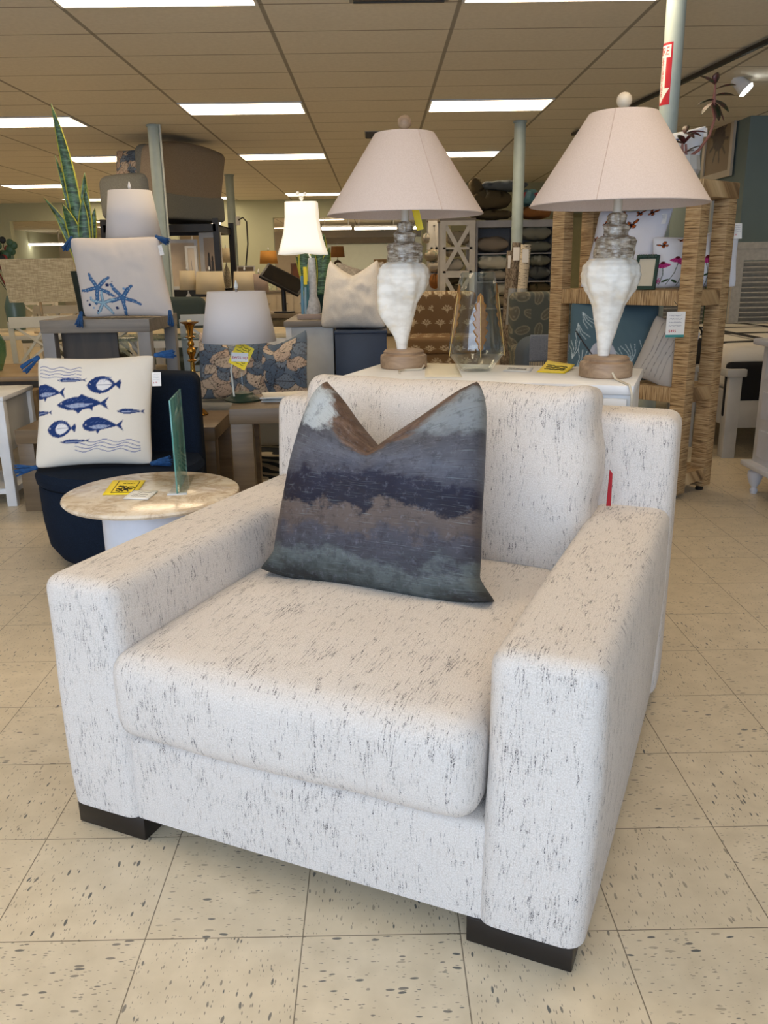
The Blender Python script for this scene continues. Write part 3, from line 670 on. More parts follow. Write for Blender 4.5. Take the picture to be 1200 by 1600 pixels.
# vase with gilded leaves
VASE = thing('glass_vase', 'tall clear glass vase with gold leaves inside standing between the shell lamps', 'vase', (.335,2.88,.9))
prof = [(.002,.004),(.052,.004),(.056,.006),(.074,.032),(.0935,.058),(.0955,.068),(.0915,.10),(.078,.20),(.066,.27),(.058,.322)]
inn = [(r-.003, z+.004) for r, z in prof[::-1][:-1]]+[(.002,.009)]
bm = bmesh.new(); lathe(bm, prof+inn, 48); fin('glass_body', bm, glass('clear_glass'), VASE)
GOLD = plain('gilt_leaf', (150,108,60), .75, 0, var=.12, scale=40, spec=.2)
for a, s, tl in ((R(-88),1.0,.0),(R(-22),1.05,.02),(R(198),1.05,.02)):
    bm = bmesh.new(); L = .185*s; N = 20; prev = None
    for i in range(N+1):
        f = i/N; wv = .022*s*(math.sin(f*math.pi)**.6)*(1+.28*math.sin(i*2.1)); z = .075+L*f+tl
        rr = .0968-(z-.066)*.14; row = []
        for q in (-1,0,1):
            aa = a+q*wv/rr; row.append(bm.verts.new((rr*math.cos(aa)*(1-.03*(q==0)), rr*math.sin(aa)*(1-.03*(q==0)), z)))
        if prev:
            for q in (0,1): bm.faces.new((prev[q], prev[q+1], row[q+1], row[q]))
        prev = row
    lf = fin('gilt_leaf', bm, GOLD, VASE, smooth=80, solid=.001)
    bm = bmesh.new(); tube(bm, [((.0975-(z-.066)*.14)*math.cos(a), (.0975-(z-.066)*.14)*math.sin(a), z) for z in np.linspace(.055,.075+L*.95,8)], .0014, 5); fin('leaf_vein', bm, plain('pale_gold',(222,190,120),.4,.3), lf)
# papers on the console
def card(name, pxs, z, mat, lb, cat, curl=0, marks=None, group=None):
    P = [atz(x, y, z) for x, y in pxs]; c = sum(P, Vector())/len(P); t = thing(name, lb, cat, (c.x,c.y,z))
    bm = bmesh.new(); n = 6; lo, hi = [], []
    Q = [p-c for p in P]
    g = [[(Q[0]*(1-i/n)+Q[1]*(i/n))*(1-j/n)+(Q[3]*(1-i/n)+Q[2]*(i/n))*(j/n)+Vector((0,0,curl*(j/n)**2)) for i in range(n+1)] for j in range(n+1)]
    V = [[bm.verts.new(p+Vector((0,0,.0015))) for p in r] for r in g]
    for j in range(n):
        for i in range(n): bm.faces.new((V[j][i],V[j][i+1],V[j+1][i+1],V[j+1][i]))
    fin('sheet', bm, mat, t, smooth=60, solid=.0008)
    if marks:
        bm = bmesh.new(); rnd = random.Random(len(lb))
        for u0, v0, u1, v1, wd, m in marks:
            S = lambda u, v: (Q[0]*(1-u)+Q[1]*u)*(1-v)+(Q[3]*(1-u)+Q[2]*u)*v+Vector((0,0,curl*v*v+.0035))
            pts = [S(u0+(u1-u0)*i/12+m*rnd.uniform(-.01,.01), v0+(v1-v0)*i/12+m*rnd.uniform(-.035,.035)) for i in range(13)]
            tube(bm, pts, wd, 4)
        fin('printing', bm, INK, t)
    return t
card('sign_card', [(838,582),(882,584),(898,576),(855,569)], .9, CARD_Y, 'yellow card with black writing lying by the right shell lamp base', 'card', .012, [(.15,.35,.85,.35,.0016,1),(.15,.5,.85,.5,.0016,1),(.15,.65,.85,.65,.0016,1)])
card('paper_sheet', [(786,580),(828,582),(834,575),(795,572)], .9, CARD_W, 'white printed paper lying between the vase and the yellow card', 'paper', 0, [(.1,.3,.8,.3,.0008,1),(.1,.5,.8,.5,.0008,1)])
card('paper_sheet', [(664,590),(722,590),(712,569),(664,568)], .9, plain('cream_card',(236,226,200),.6,var=.02), 'plain cream sheet lying between the left shell lamp and the vase', 'paper')

# ------------------------------------------------------------------ generic builders for the shop floor
def parsons(name, label, cat, x0, x1, y0, y1, z, slab, lw, mat, lmat=None, z0=0, rotz=0, legmat=None):
    t = thing(name, label, cat, ((x0+x1)/2,(y0+y1)/2,z0), rotz); a, b = (x1-x0)/2, (y1-y0)/2; h = z-z0
    boxes('tabletop', [(-a,a,-b,b,h-slab,h)], mat, t, bev=.003)
    for sx in (-1,1):
        for sy in (-1,1): boxes('leg', [tuple(sorted((sx*(a-.004),sx*(a-lw))))+tuple(sorted((sy*(b-.004),sy*(b-lw))))+(0,h-slab)], legmat or mat, t, bev=.002)
    return t
def drum_lamp(label, x, y, z, H, r0, r1, sh, smat, base='bottle', bmat=None, rot=0, group=None, finial=WHITE, seg=36, name='table_lamp'):
    t = thing(name, label, 'lamp', (x,y,z), rot, group); bmat = bmat or WHITE; b0 = H-sh
    bm = bmesh.new()
    if base == 'bottle': pr = [(r0*.42,0),(r0*.44,.015),(r0*.3,.03),(r0*.42,b0*.3),(r0*.46,b0*.5),(r0*.3,b0*.75),(r0*.09,b0*.85),(r0*.08,b0*.95)]
    elif base == 'stick': pr = [(r0*.4,0),(r0*.4,.015),(r0*.1,.03),(r0*.08,b0*.5),(r0*.12,b0*.55),(r0*.07,b0*.6),(r0*.06,b0*.95)]
    else: pr = [(r0*.38,0),(r0*.38,.02),(r0*.2,.03),(r0*.55,b0*.25),(r0*.68,b0*.5),(r0*.5,b0*.75),(r0*.18,b0*.88),(r0*.1,b0*.95)]
    lathe(bm, pr, 24); fin('base', bm, bmat, t)
    bm = bmesh.new(); tube(bm, [(0,0,b0*.93),(0,0,H+.02)], .006, 8); tube(bm, [(-r1*.97,0,H-.012),(r1*.97,0,H-.012)], .0025, 5); fin('stem', bm, CHROME, t)
    bm = bmesh.new(); lathe(bm, [(r0,b0),(r1,H)], seg, cap=False); fin('shade', bm, smat, t, solid=.003)
    bm = bmesh.new(); lathe(bm, [(.005,H+.01),(.011,H+.02),(.009,H+.035),(.002,H+.055)], 12); fin('finial', bm, finial, t)
    return t
def soft_block(name, mat, parent, *a, **k):
    bm = bmesh.new(); softbox(bm, *a, **k); return fin(name, bm, mat, parent, smooth=60)
TAUPE = wood('taupe_wood', (98,82,62), (128,108,82), 0, .45, 4); GREYWOOD = wood('grey_oak', (112,104,94), (142,133,121), 0, .5, 5)
TAN = wood('tan_board', (150,122,84), (180,152,110), 0, .5, 4); DARKWOOD = wood('dark_walnut', (52,44,34), (72,60,46), 2, .5, 4)
PALEW = plain('grey_leg_paint', (142,138,134), .5)
SHADE_W = tr_shade('white_linen_shade', (232,230,232), .3)

# ---- left foreground: marble table, sign holder, cards
MT = thing('side_table', 'round marble topped side table with white drum pedestal beside the armchair', 'table', (-.75,2.665,0))
bm = bmesh.new(); lathe(bm, [(.262,.528),(.279,.531),(.285,.539),(.282,.546),(.274,.55)], 72); fin('tabletop', bm, marble(), MT)
bm = bmesh.new(); lathe(bm, [(.17,0),(.17,.012),(.165,.02),(.165,.528)], 56); fin('pedestal', bm, plain('gloss_white',(226,232,244),.25), MT)
n = NT('sea_glass'); n.base(lin((96,168,160)), .06, Alpha=.62, Specular_IOR_Level=.8); SEAG = n.m
gl = thing('acrylic_sign_holder', 'teal edged clear upright sign holder standing on the round marble table', 'sign holder', (-.668,2.75,.55), R(96))
boxes('panel', [(-.145,.13,-.0025,.0025,.004,.305)], SEAG, gl, bev=.0008)
boxes('foot', [(-.13,.11,-.028,.028,0,.004)], glass('clear_glass'), gl)
boxes('label_strip', [(-.145,-.13,-.03,.032,0,.004)], plain('pale_label',(206,214,220),.4), gl)
card('sign_card', [(160,774),(212,773),(228,751),(177,751)], .55, CARD_Y, 'yellow card with printed frame lying on the round marble table', 'card', 0,
     [(.22,.1,.86,.1,.0009,0),(.22,.9,.86,.9,.0009,0),(.22,.1,.22,.9,.0009,0),(.86,.1,.86,.9,.0009,0),(.4,.75,.75,.75,.001,1),(.32,.5,.8,.5,.0018,2),(.32,.36,.78,.36,.002,2),(.32,.25,.7,.25,.0016,2)])
card('price_card', [(192,780),(231,781),(247,768),(208,767)], .552, CARD_W, 'white price card with a string overlapping the yellow card on the marble table', 'card', 0,
     [(.3,.75,.85,.75,.0006,1),(.2,.5,.8,.5,.0006,1),(.2,.3,.8,.3,.0006,1)])

# ---- navy swivel chair with fish pillow
NAVY = fabric('navy_tweed', (26,38,56), (15,23,36), 420, .95, .3)
NC = thing('accent_chair', 'round navy tweed accent chair behind the marble table', 'armchair', (-1.16,3.68,0), R(6))
bm = bmesh.new(); lathe(bm, [(.24,0.0),(.30,.03),(.338,.09),(.352,.2),(.356,.34),(.35,.36)], 56); fin('body', bm, NAVY, NC)
bm = bmesh.new(); lathe(bm, [(.345,.36),(.362,.372),(.366,.40),(.35,.427),(.25,.437),(0.01,.44)], 56); fin('seat_cushion', bm, NAVY, NC)
bm = bmesh.new(); softbox(bm, -.36, .345, .12, .32, .05, .795, .045, 14, (0,.015,.006), lambda P, un: (P.x, P.y+.05*(1-un[0]**2)+.02*un[2], P.z-.01*un[0]))
fin('backrest', bm, NAVY, NC, smooth=60)
def fish(c, x, y, L, H, kind=0, col=(36,58,110)):
    def T(pts): return [(x+p[0]*L, y+p[1]*H) for p in pts]
    if kind == 0: b = [(-.5,0),(-.42,.14),(-.3,.30),(-.15,.40),(0,.42),(.15,.34),(.28,.18),(.36,.06),(.36,-.04),(.25,-.14),(.1,-.28),(-.1,-.36),(-.3,-.30),(-.44,-.14)]
    elif kind == 1: b = [(-.5,0),(-.42,.22),(-.26,.44),(-.06,.5),(.14,.42),(.26,.22),(.33,.06),(.33,-.06),(.24,-.24),(.1,-.42),(-.1,-.5),(-.3,-.4),(-.44,-.2)]
    elif kind == 2: b = [(-.5,0),(-.4,.22),(-.2,.4),(.0,.34),(.2,.2),(.34,.1),(.34,-.1),(.2,-.24),(0,-.4),(-.25,-.4),(-.42,-.2)]
    else: b = [(-.5,.0),(-.44,.30),(-.3,.50),(-.1,.54),(.1,.36),(.3,.10),(.33,0),(.3,-.08),(.1,-.2),(-.1,-.3),(-.3,-.36),(-.44,-.24)]
    c.poly(T(b), col)
    c.poly(T([(.31,.0),(.5,.36),(.44,.02),(.5,-.36)] if kind != 1 else [(.3,0),(.46,.28),(.5,.1),(.47,-.28)]), col)
    if kind == 0: c.poly(T([(-.1,.36),(-.02,.55),(.12,.34)]), col); c.poly(T([(-.15,-.3),(-.08,-.55),(.0,-.3)]), col); c.poly(T([(.1,-.2),(.2,-.4),(.2,-.12)]), col)
    if kind == 3: c.poly(T([(-.18,-.25),(-.12,-.52),(-.06,-.25)]), col)
    lt = (168,180,206)
    if kind == 1:
        c.poly(T([(-.22,.0),(-.14,.26),(.0,.32),(.14,.22),(.26,.0),(.12,-.22),(-.02,-.32),(-.16,-.24)]), (224,224,226)); c.line(T([(-.3,0),(.25,.02)]), .004, col)
        for i in range(7): c.line(T([(-.12+i*.05,.3),(-.1+i*.05,.44)]), .003, (120,136,176))
    elif kind == 2: c.line(T([(-.3,-.1),(.22,-.05)]), .007, lt)
    else:
        c.poly(T([(-.34,-.06),(-.1,.05),(.2,.0),(.05,-.16),(-.2,-.22)]), lt, .85)
        for i in range(5): c.line(T([(-.28+i*.1,-.02),(-.24+i*.1,-.14)]), .0025, col)
    c.disc(x-.41*L, y+.05*H, .006, (230,230,235)); c.disc(x-.41*L, y+.05*H, .003, (10,14,30))
    for i in range(4): c.line(T([(-.3+i*.1,.16),(-.2+i*.1,.28)]), .0022, (96,116,166))
cv = Canvas(320, (228,222,210))
for i in range(4):
    cv.line([(.03+.37*j/24, .895-.030*i+.012*math.sin(j*.62+.6*i)*(1-.2*i)-.03*j/24*0-.01*(j/24)) for j in range(25)], .006, (60,84,150))
    cv.line([(.36+.55*j/24, .205-.028*i+.013*math.sin(j*.7+.8*i)) for j in range(25)], .006, (60,84,150))
fish(cv,.32,.775,.26,.05,2); fish(cv,.115,.66,.30,.15,3); fish(cv,.60,.725,.30,.17,1); fish(cv,.42,.55,.46,.17,0)
fish(cv,.05,.485,.2,.06,2); fish(cv,.84,.475,.24,.06,2); fish(cv,.24,.33,.26,.16,1); fish(cv,.60,.345,.36,.15,3); fish(cv,.36,.21,.26,.05,2)
FPW = pillow_obj('throw_pillow', .50, .485, .14, painted('printed_cotton'), n=150, k=.07, wr=.004, seed=2, canvas=cv, back=(222,216,204), power=.5)
for v in FPW.data.vertices: v.co.x += .03*(v.co.z/.485)
FPW.location = at(146,722,3.50); FPW.location.z = .440; FPW.rotation_euler = (R(-17),0,R(6))
tag(FPW, 'cream throw pillow printed with blue fish and wavy lines, sitting on the navy chair', 'pillow')
for p, d in (((-.242,0,.01),(-1,-.1,-.12)),((.245,0,.01),(1,-.1,.12)),((-.215,0,.478),(-.8,0,-.6)),((.28,0,.478),(1,-.1,.05))): tassel(FPW, p, d, .08)
price_tag(FPW, (.28,-.02,.40), .038, .06, price='$ 79', seed=3)

# ---- grey oak tall table with starfish pillow, snake plant and glass lamp
GT = parsons('accent_table', 'tall grey oak table behind the navy chair holding the starfish pillow', 'table', -1.955, -1.32, 4.96, 5.66, .985, .075, .075, GREYWOOD, legmat=PALEW)
boxes('end_panel', [(-.24,.09,-.24,-.22,.15,.91)], DARKWOOD, GT)
cv = Canvas(300, (214,206,200))
def star(c, x, y, r, ang, col, edge, wd=.045):
    for i in range(5):
        a = ang+i*1.2566; pts = [(x+r*s*math.cos(a+.18*math.sin(s*2.5)), y+r*s*math.sin(a+.18*math.sin(s*2.5))) for s in (0,.35,.7,1)]
        c.line(pts[:3], wd, edge); c.line(pts[2:], wd*.72, edge)
    for i in range(5):
        a = ang+i*1.2566; pts = [(x+r*s*math.cos(a+.18*math.sin(s*2.5)), y+r*s*math.sin(a+.18*math.sin(s*2.5))) for s in (0,.35,.7,.97)]
        c.line(pts, wd*.6, col)
        for s in (.2,.4,.6,.8): c.disc(x+r*s*math.cos(a+.12), y+r*s*math.sin(a+.12), .005, (190,210,224))
star(cv,.24,.33,.19,R(105),(74,112,156),(46,84,134)); star(cv,.50,.20,.19,R(42),(74,112,156),(46,84,134)); star(cv,.27,.145,.14,R(80),(150,184,200),(60,104,140),.036)
for x, y, r, c in ((.36,.36,.022,(30,44,90)),(.345,.42,.012,(120,160,196)),(.42,.40,.008,(30,44,90)),(.36,.24,.012,(30,44,90)),(.54,.31,.016,(120,160,196)),(.60,.34,.008,(30,44,90)),(.11,.14,.016,(30,44,90)),(.09,.19,.01,(30,44,90)),(.14,.22,.013,(120,160,196)),(.41,.08,.018,(30,44,90)),(.19,.06,.01,(30,44,90)),(.15,.10,.010,(120,160,196)),(.42,.22,.009,(30,44,90))): cv.disc(x,y,r,c)
SP = pillow_obj('throw_pillow', .54, .475, .17, painted('printed_cotton'), n=130, k=.05, wr=.006, seed=7, canvas=cv, back=(206,198,190), power=.5)
for v in SP.data.vertices: v.co.x -= .08*(v.co.z/.475)
SP.location = at(203,500,5.06); SP.location.z = .987; SP.rotation_euler = (R(-14),0,0)
tag(SP, 'pale grey throw pillow printed with blue starfish on the tall grey oak table', 'pillow')
for p, d in (((-.25,-.10,.012),(-.1,-.25,-1)),((.262,-.10,.012),(.1,-.25,-1)),((-.33,0,.47),(-.35,-.2,-.8)),((.17,0,.47),(.9,-.2,-.5))): tassel(SP, p, d, .085)
price_tag(SP, (.19,-.02,.415), .025, .06, rot=(0,R(-15),0), seed=5)
def leaf_blade(bm, p, L, w, lean, tw, n=14):
    prev = None; d = Vector(lean)
    for i in range(n+1):
        f = i/n; c = Vector(p)+Vector((d.x*f*f, d.y*f*f, L*f)); ww = w*(.55+1.2*f-1.0*f*f)*(1-f**5)*.9+.0008
        a = tw*f+tw*.3; s = Vector((math.cos(a), math.sin(a), 0)); nrm = Vector((-math.sin(a), math.cos(a), 0))
        row = [bm.verts.new(c+s*ww*q+nrm*(abs(q)*ww*.45)) for q in (-1,-.78,0,.78,1)]
        if prev:
            for q in range(4):
                f_ = bm.faces.new((prev[q], prev[q+1], row[q+1], row[q])); f_.material_index = 1 if q in (0,3) else 0
        prev = row
def snake_plant(name, label, loc, leaves, pot_r, pot_h, potmat, yellow=True):
    t = thing(name, label, 'plant', loc)
    n = NT('snake_leaf_'+name); v = n.coord('Object'); nz = n.noise(n.scaled(v,(14,14,60)),1,3,.6,.8)
    n.base(n.mix(n.step(nz,.42,.6), lin((34,62,34)), lin((92,128,88))), .4); gm = n.m
    ym = plain('leaf_margin', (198,196,78) if yellow else (84,110,60), .45)
    bm = bmesh.new(); lathe(bm, [(pot_r*.7,0),(pot_r*.8,pot_h*.4),(pot_r,pot_h),(pot_r*.92,pot_h),(pot_r*.88,pot_h*.93),(.005,pot_h*.93)], 28); fin('pot', bm, potmat, t)
    for dx, dy, L, w, lx, ly, tw in leaves:
        w *= 1.35 if L > .8 else 1.8; tw *= .5
        bm = bmesh.new(); leaf_blade(bm, (dx,dy,pot_h*.9), L, w, (lx,ly), tw)
        o = fin('leaf', bm, gm, t, smooth=50, solid=.002); o.data.materials.append(ym)
    return t
DGREEN = plain('dark_green_pot', (24,40,38), .5)
snake_plant('snake_plant', 'tall yellow edged snake plant in a dark pot behind the starfish pillow', (-1.815,5.42,.987),
   [(0,0,.98,.036,-.09,0,.25),(-.02,.02,.70,.016,-.09,0,.9),(-.03,.0,.46,.024,-.17,0,-.5),(.0,-.03,.42,.034,-.08,0,.1),(.03,.0,.52,.026,.03,0,-.2),(.02,.03,.60,.026,.035,0,.9),(-.02,-.01,.36,.022,-.12,0,1.0),(.02,-.03,.45,.027,.03,-.01,.15),(-.01,.02,.5,.02,-.06,.02,.6),(.04,.02,.4,.02,.06,0,.3)], .085, .27, DGREEN)
drum_lamp('white tapered drum shade lamp on a glass column rising behind the starfish pillow', -1.50, 5.46, .987, .735, .172, .128, .305, SHADE_W, 'stick', glass('clear_glass'))
# ---- candlestick table, lamp table
CT = parsons('coffee_table', 'low taupe wooden coffee table under the brass candlestick', 'table', -1.93, -.87, 4.38, 4.94, .45, .075, .09, TAUPE)
ET = parsons('end_table', 'taupe square end table holding the white lamp and magazines behind the armchair', 'table', -.745, -.10, 4.05, 4.55, .6, .075, .11, TAUPE, rotz=R(4))
BRASS = plain('brass', (186,138,62), .22, 1, var=.1)
cs = thing('candlestick', 'tall turned brass candlestick standing on the low coffee table', 'candlestick', (atz(317,640,.45).x,4.79,.451))
pr = [(.001,0),(.064,0),(.068,.006),(.060,.014),(.052,.026),(.030,.040),(.022,.055),(.018,.075),(.016,.105),(.018,.112),(.022,.118),(.017,.124),(.013,.135),(.020,.158),(.029,.182),(.031,.20),(.028,.215),(.016,.235),(.013,.262),(.012,.30),(.026,.306),(.026,.311),(.012,.318),(.013,.33),(.024,.35),(.026,.362),(.022,.375),(.013,.385),(.018,.396),(.018,.406),(.011,.42),(.014,.432),(.026,.437),(.026,.442),(.015,.447),(.016,.47),(.022,.49),(.030,.508),(.050,.518),(.052,.523),(.03,.525),(.014,.525),(.014,.516),(.001,.516)]
bm = bmesh.new(); lathe(bm, pr, 40, mod=lambda r, z, a, i: (r*(1+.05*math.cos(8*a)) if z < .03 else r, 0, 0, 0)); fin('stem', bm, BRASS, cs)
bm = bmesh.new(); lathe(bm, [(.012,.512),(.013,.53),(.009,.534)], 16); fin('candle_stub', bm, plain('wax',(238,214,150),.4), cs)
dl = drum_lamp('white drum shade lamp with a yellow tag standing on the taupe end table', at(378,600,4.3).x, 4.3, .6, .545, .185, .142, .245, SHADE_W, 'stick', glass('clear_glass'), finial=plain('pale_driftwood',(214,220,218),.6))
bm = bmesh.new(); lathe(bm, [(.001,0),(.085,0),(.088,.008),(.07,.02),(.055,.03),(.05,.042),(.001,.043)], 12, mod=lambda r,z,a,i:(r*(1+.1*math.cos(4*a)),0,0,0)); fin('foot', bm, plain('bottle_green',(26,52,40),.4), dl)
bm = bmesh.new(); tube(bm, [(-.01,-.03,.33),(-.012,-.035,.27),(-.03,-.04,.22),(-.045,-.04,.16),(-.04,-.04,.08),(-.035,-.05,.03)], .005, 8); fin('cord', bm, plain('white_cord',(214,222,220),.4), dl)
yt = boxes('sale_tag', [(-.045,.045,-.001,.001,-.06,.06)], CARD_Y, dl, loc=(.015,-.06,.235), rot=(0,R(28),0))
bm = bmesh.new(); rnd = random.Random(5)
for z in (.045,.033,.02,-.028,-.042): scribble(bm, -.033, .033, z, .008, rnd, .0025, -.002)
fin('printing', bm, INK, yt)
wt = boxes('white_note', [(-.042,.042,-.001,.001,-.022,.022)], CARD_W, dl, loc=(.008,-.064,.228), rot=(0,R(3),0))
text_obj('swts up', .026, RED_INK, wt, Matrix.Translation((0,-.0015,0)) @ Matrix.Rotation(R(90),4,'X'), 'handwriting', .0006)
for i, (dz, a) in enumerate(((0,0),(.007,6),(.014,-5),(.021,12))):
    p = atz(452,622,.6); o = boxes('magazine', [(-.13,.13,-.09,.09,0,.0065)], plain(f'magazine_cover_{i}', [(196,192,184),(120,124,120),(206,202,196),(230,224,210)][i], .35), None, loc=(p.x,4.33,.6005+dz), rot=(0,0,R(a)))
    tag(o, ['bottom magazine of the small stack on the taupe end table','second magazine up, grey cover, in the stack on the end table','third magazine up in the stack on the taupe end table','topmost pale magazine of the stack on the taupe end table'][i], 'magazine', 'magazines on the end table')
# ---- white cabinet at the left edge
WC = thing('display_cabinet', 'white painted low cabinet with framed side cut by the left edge of the photo', 'cabinet', (-2.02,4.5,0), R(4))
boxes('cabinet_top', [(-.7,0,-.0,.5,.585,.61)], WHITE, WC, bev=.003); boxes('frame_post', [(-.055,-.002,0,.05,0,.585)], WHITE, WC, bev=.002); boxes('frame_post', [(-.055,-.002,.44,.49,0,.585)], WHITE, WC, bev=.002)
boxes('frame_post', [(-.7,-.65,0,.05,0,.585)], WHITE, WC, bev=.002)
boxes('side_panel', [(-.03,-.022,.05,.44,.30,.585)], plain('cabinet_panel',(196,196,192),.5), WC); boxes('front_rail', [(-.65,-.055,.004,.03,.54,.585),(-.65,-.055,.004,.03,.28,.33)], WHITE, WC)
boxes('front_panel', [(-.65,-.055,.016,.022,.33,.54)], plain('cabinet_panel',(196,196,192),.5), WC); boxes('shelf', [(-.69,-.01,.01,.48,.07,.1)], WHITE, WC)
# ---- board table D at left behind
DT = parsons('dining_table', 'light wooden plank table at the left edge behind the white cabinet', 'table', -3.6, -2.02, 5.25, 6.05, .63, .03, .07, TAN, legmat=DARKWOOD)
boxes('apron', [(-.74,.74,-.38,-.35,.53,.60),(-.74,.74,.35,.38,.53,.60)], DARKWOOD, DT)
sb = thing('storage_box', 'plain tan wooden panel box standing under the light plank table at left', 'box', (-2.2,5.15,0)); boxes('body', [(-.12,.12,-.06,.06,0,.55)], TAN, sb, bev=.004); boxes('lid', [(-.125,.125,-.065,.065,.55,.565)], TAN, sb)

# ---- X-back dining chairs
def xchair(name, label, mat, seatmat, seath=.47, H=.95):
    t = thing(name, label, 'chair'); w, d = .45, .42
    for sx in (-1,1):
        bm = bmesh.new(); bar(bm, (sx*(w/2-.02),-d/2,0), (sx*(w/2-.02),-d/2,seath-.04), .036, .036); fin('leg', bm, mat, t, smooth=0)
        bm = bmesh.new(); bar(bm, (sx*(w/2-.03),d/2+.03,0), (sx*(w/2-.02),d/2-.01,seath), .036, .036); bar(bm, (sx*(w/2-.02),d/2-.01,seath), (sx*(w/2-.01),d/2+.07,H-.03), .036, .03); fin('leg', bm, mat, t, smooth=0)
    boxes('seat_frame', [(-w/2,w/2,-d/2,d/2,seath-.075,seath-.025)], mat, t)
    bm = bmesh.new(); softbox(bm, -w/2-.008, w/2+.008, -d/2-.01, d/2-.02, seath-.025, seath+.025, .02, 6, (0,0,.01)); fin('seat', bm, seatmat, t, smooth=60)
    bm = bmesh.new(); bar(bm, (-w/2+.0,d/2+.072,H-.035), (w/2,d/2+.072,H-.035), .075, .028, up=(0,1,0)); fin('top_rail', bm, mat, t, smooth=0)
    bm = bmesh.new(); bar(bm, (-w/2+.02,d/2+.012,seath+.10), (w/2-.02,d/2+.012,seath+.10), .04, .022, up=(0,1,0)); fin('lower_rail', bm, mat, t, smooth=0)
    bm = bmesh.new()
    for s in (-1,1):
        bar(bm, (s*(w/2-.03),d/2+.016,seath+.11), (-s*(w/2-.03),d/2+.068,H-.06), .03, .018); 
        bar(bm, (s*(w/2-.03),d/2+.016,seath+.13), (-s*.02,d/2+.068,H-.06), .022, .018)
    fin('cross_splat', bm, mat, t, smooth=0)
    bm = bmesh.new()
    for s in (-1,1): bar(bm, (s*(w/2-.025),-d/2,.2), (s*(w/2-.025),d/2+.01,.2), .022, .03)
    bar(bm, (-w/2+.025,0,.2), (w/2-.025,0,.2), .03, .022); fin('stretcher', bm, mat, t, smooth=0)
    return t
CCH = plain('cream_chair_paint', (208,198,174), .5); WCH = plain('pale_blue_white_paint', (206,214,220), .5); SEATD = fabric('grey_green_seat', (104,106,94), None, 300)
def px_xy(px, Y, z=.5): return at(px, 480, Y).x
c0 = xchair('dining_chair', 'cream X-back dining chair at far left below the burlap shade lamp', CCH, SEATD)
c0.location = (px_xy(60,6.4),6.4,0); c0.rotation_euler.z = R(205)
ch = [(105,8.6,180,'cream X-back dining chair partly hidden behind the snake plant pot, left of the starfish pillow'),
      (160,6.3,8,'cream X-back dining chair seen under the tall grey oak table'),
      (-18,6.6,150,'cream dining chair cut by the left edge of the photo near the plank table'),
      (242,8.8,200,'cream dining chair with its back just right of the starfish pillow'),
      (355,8.8,10,'cream dining chair back seen beside the far thin post'),
      (-40,9.5,90,None),(60,10.6,20,'distant cream dining chair beneath the burlap shade'),(150,11.0,200,'distant cream dining chair behind the starfish pillow')]
for px, Y, rz, lb in ch:
    if lb: dup(c0, (px_xy(px,Y),Y,0), R(rz), lb, 'cream X-back dining chairs')
c0['group'] = 'cream X-back dining chairs'
w0 = xchair('dining_chair', 'bluish white X-back dining chair behind the brass candlestick', WCH, CREAM); w0.location = (px_xy(318,6.0),6.38,0); w0.rotation_euler.z = R(188)
w0['group'] = 'white X-back dining chairs'
for px, Y, rz, lb in ((424,6.12,85,'white X-back chair turned sideways, left of the grey-topped cabinet'),(202,6.95,170,'bluish white chair seen through the clear acrylic table')):
    dup(w0, (px_xy(px,Y),Y,0), R(rz), lb, 'white X-back dining chairs')
DTW = parsons('dining_table', 'cream topped dining table behind the white drum shade lamp', 'table', -1.95, -.72, 6.72, 7.5, .77, .035, .07, plain('cream_table_top',(222,206,170),.4), legmat=WHITE)
boxes('apron', [(-.55,.55,-.39,-.37,.67,.735)], WHITE, DTW)
DT2 = parsons('dining_table', 'cream farmhouse dining table below the burlap shade lamp', 'table', -4.4, -2.5, 7.0, 8.0, .76, .035, .08, CCH)
DT3 = None and parsons('dining_table', 'grey-topped far dining table behind the cream chairs', 'table', -3.1, -1.7, 9.0, 10.0-.2, .76, .035, .08, GREYWOOD, legmat=CCH)
# burlap lamp
n = NT('burlap_shade'); v = n.coord('Object'); a = n.noise(n.scaled(v,(14,14,150)),1,4,.6); b = n.noise(n.scaled(v,(150,150,14)),1,3,.6)
n.base(n.mix(n.step(n.math('ADD',a,n.math('MULTIPLY',b,.5)),.66,.88), lin((150,134,104)), lin((192,178,144))), .9, Emission_Color=lin((255,214,150)), Emission_Strength=.04); BUR = n.m
bl = thing('table_lamp', 'lamp with a wide rectangular burlap shade at the left edge', 'lamp', (px_xy(64,7.3),7.3,.762))
zb_, zt_ = at(60,472,7.2).z-.762, at(60,404,7.2).z-.762
bm = bmesh.new(); a0, a1 = at(0,404,7.2).x-bl.location.x, at(118,404,7.2).x-bl.location.x
A = [(a0,-.12,zt_),(a1-.02,-.12,zt_),(a1-.02,.12,zt_),(a0,.12,zt_)]; B = [(a0+.05,-.14,zb_),(a1+.04,-.14,zb_),(a1+.04,.14,zb_),(a0+.05,.14,zb_)]
va = [bm.verts.new(p) for p in A]; vb = [bm.verts.new(p) for p in B]
for i in range(4): bm.faces.new((vb[i], vb[(i+1)%4], va[(i+1)%4], va[i]))
fin('shade', bm, BUR, bl, smooth=0, solid=.004)
bm = bmesh.new(); lathe(bm, [(.08,0),(.08,.012),(.012,.02),(.010,zb_+.1)], 20); fin('base', bm, plain('beige_stem',(176,158,124),.5), bl)
bm = bmesh.new(); ball(bm, (.0,0,zt_-.09), .035); fin('bulb', bm, emis('warm_bulb',(255,206,130),60), bl)
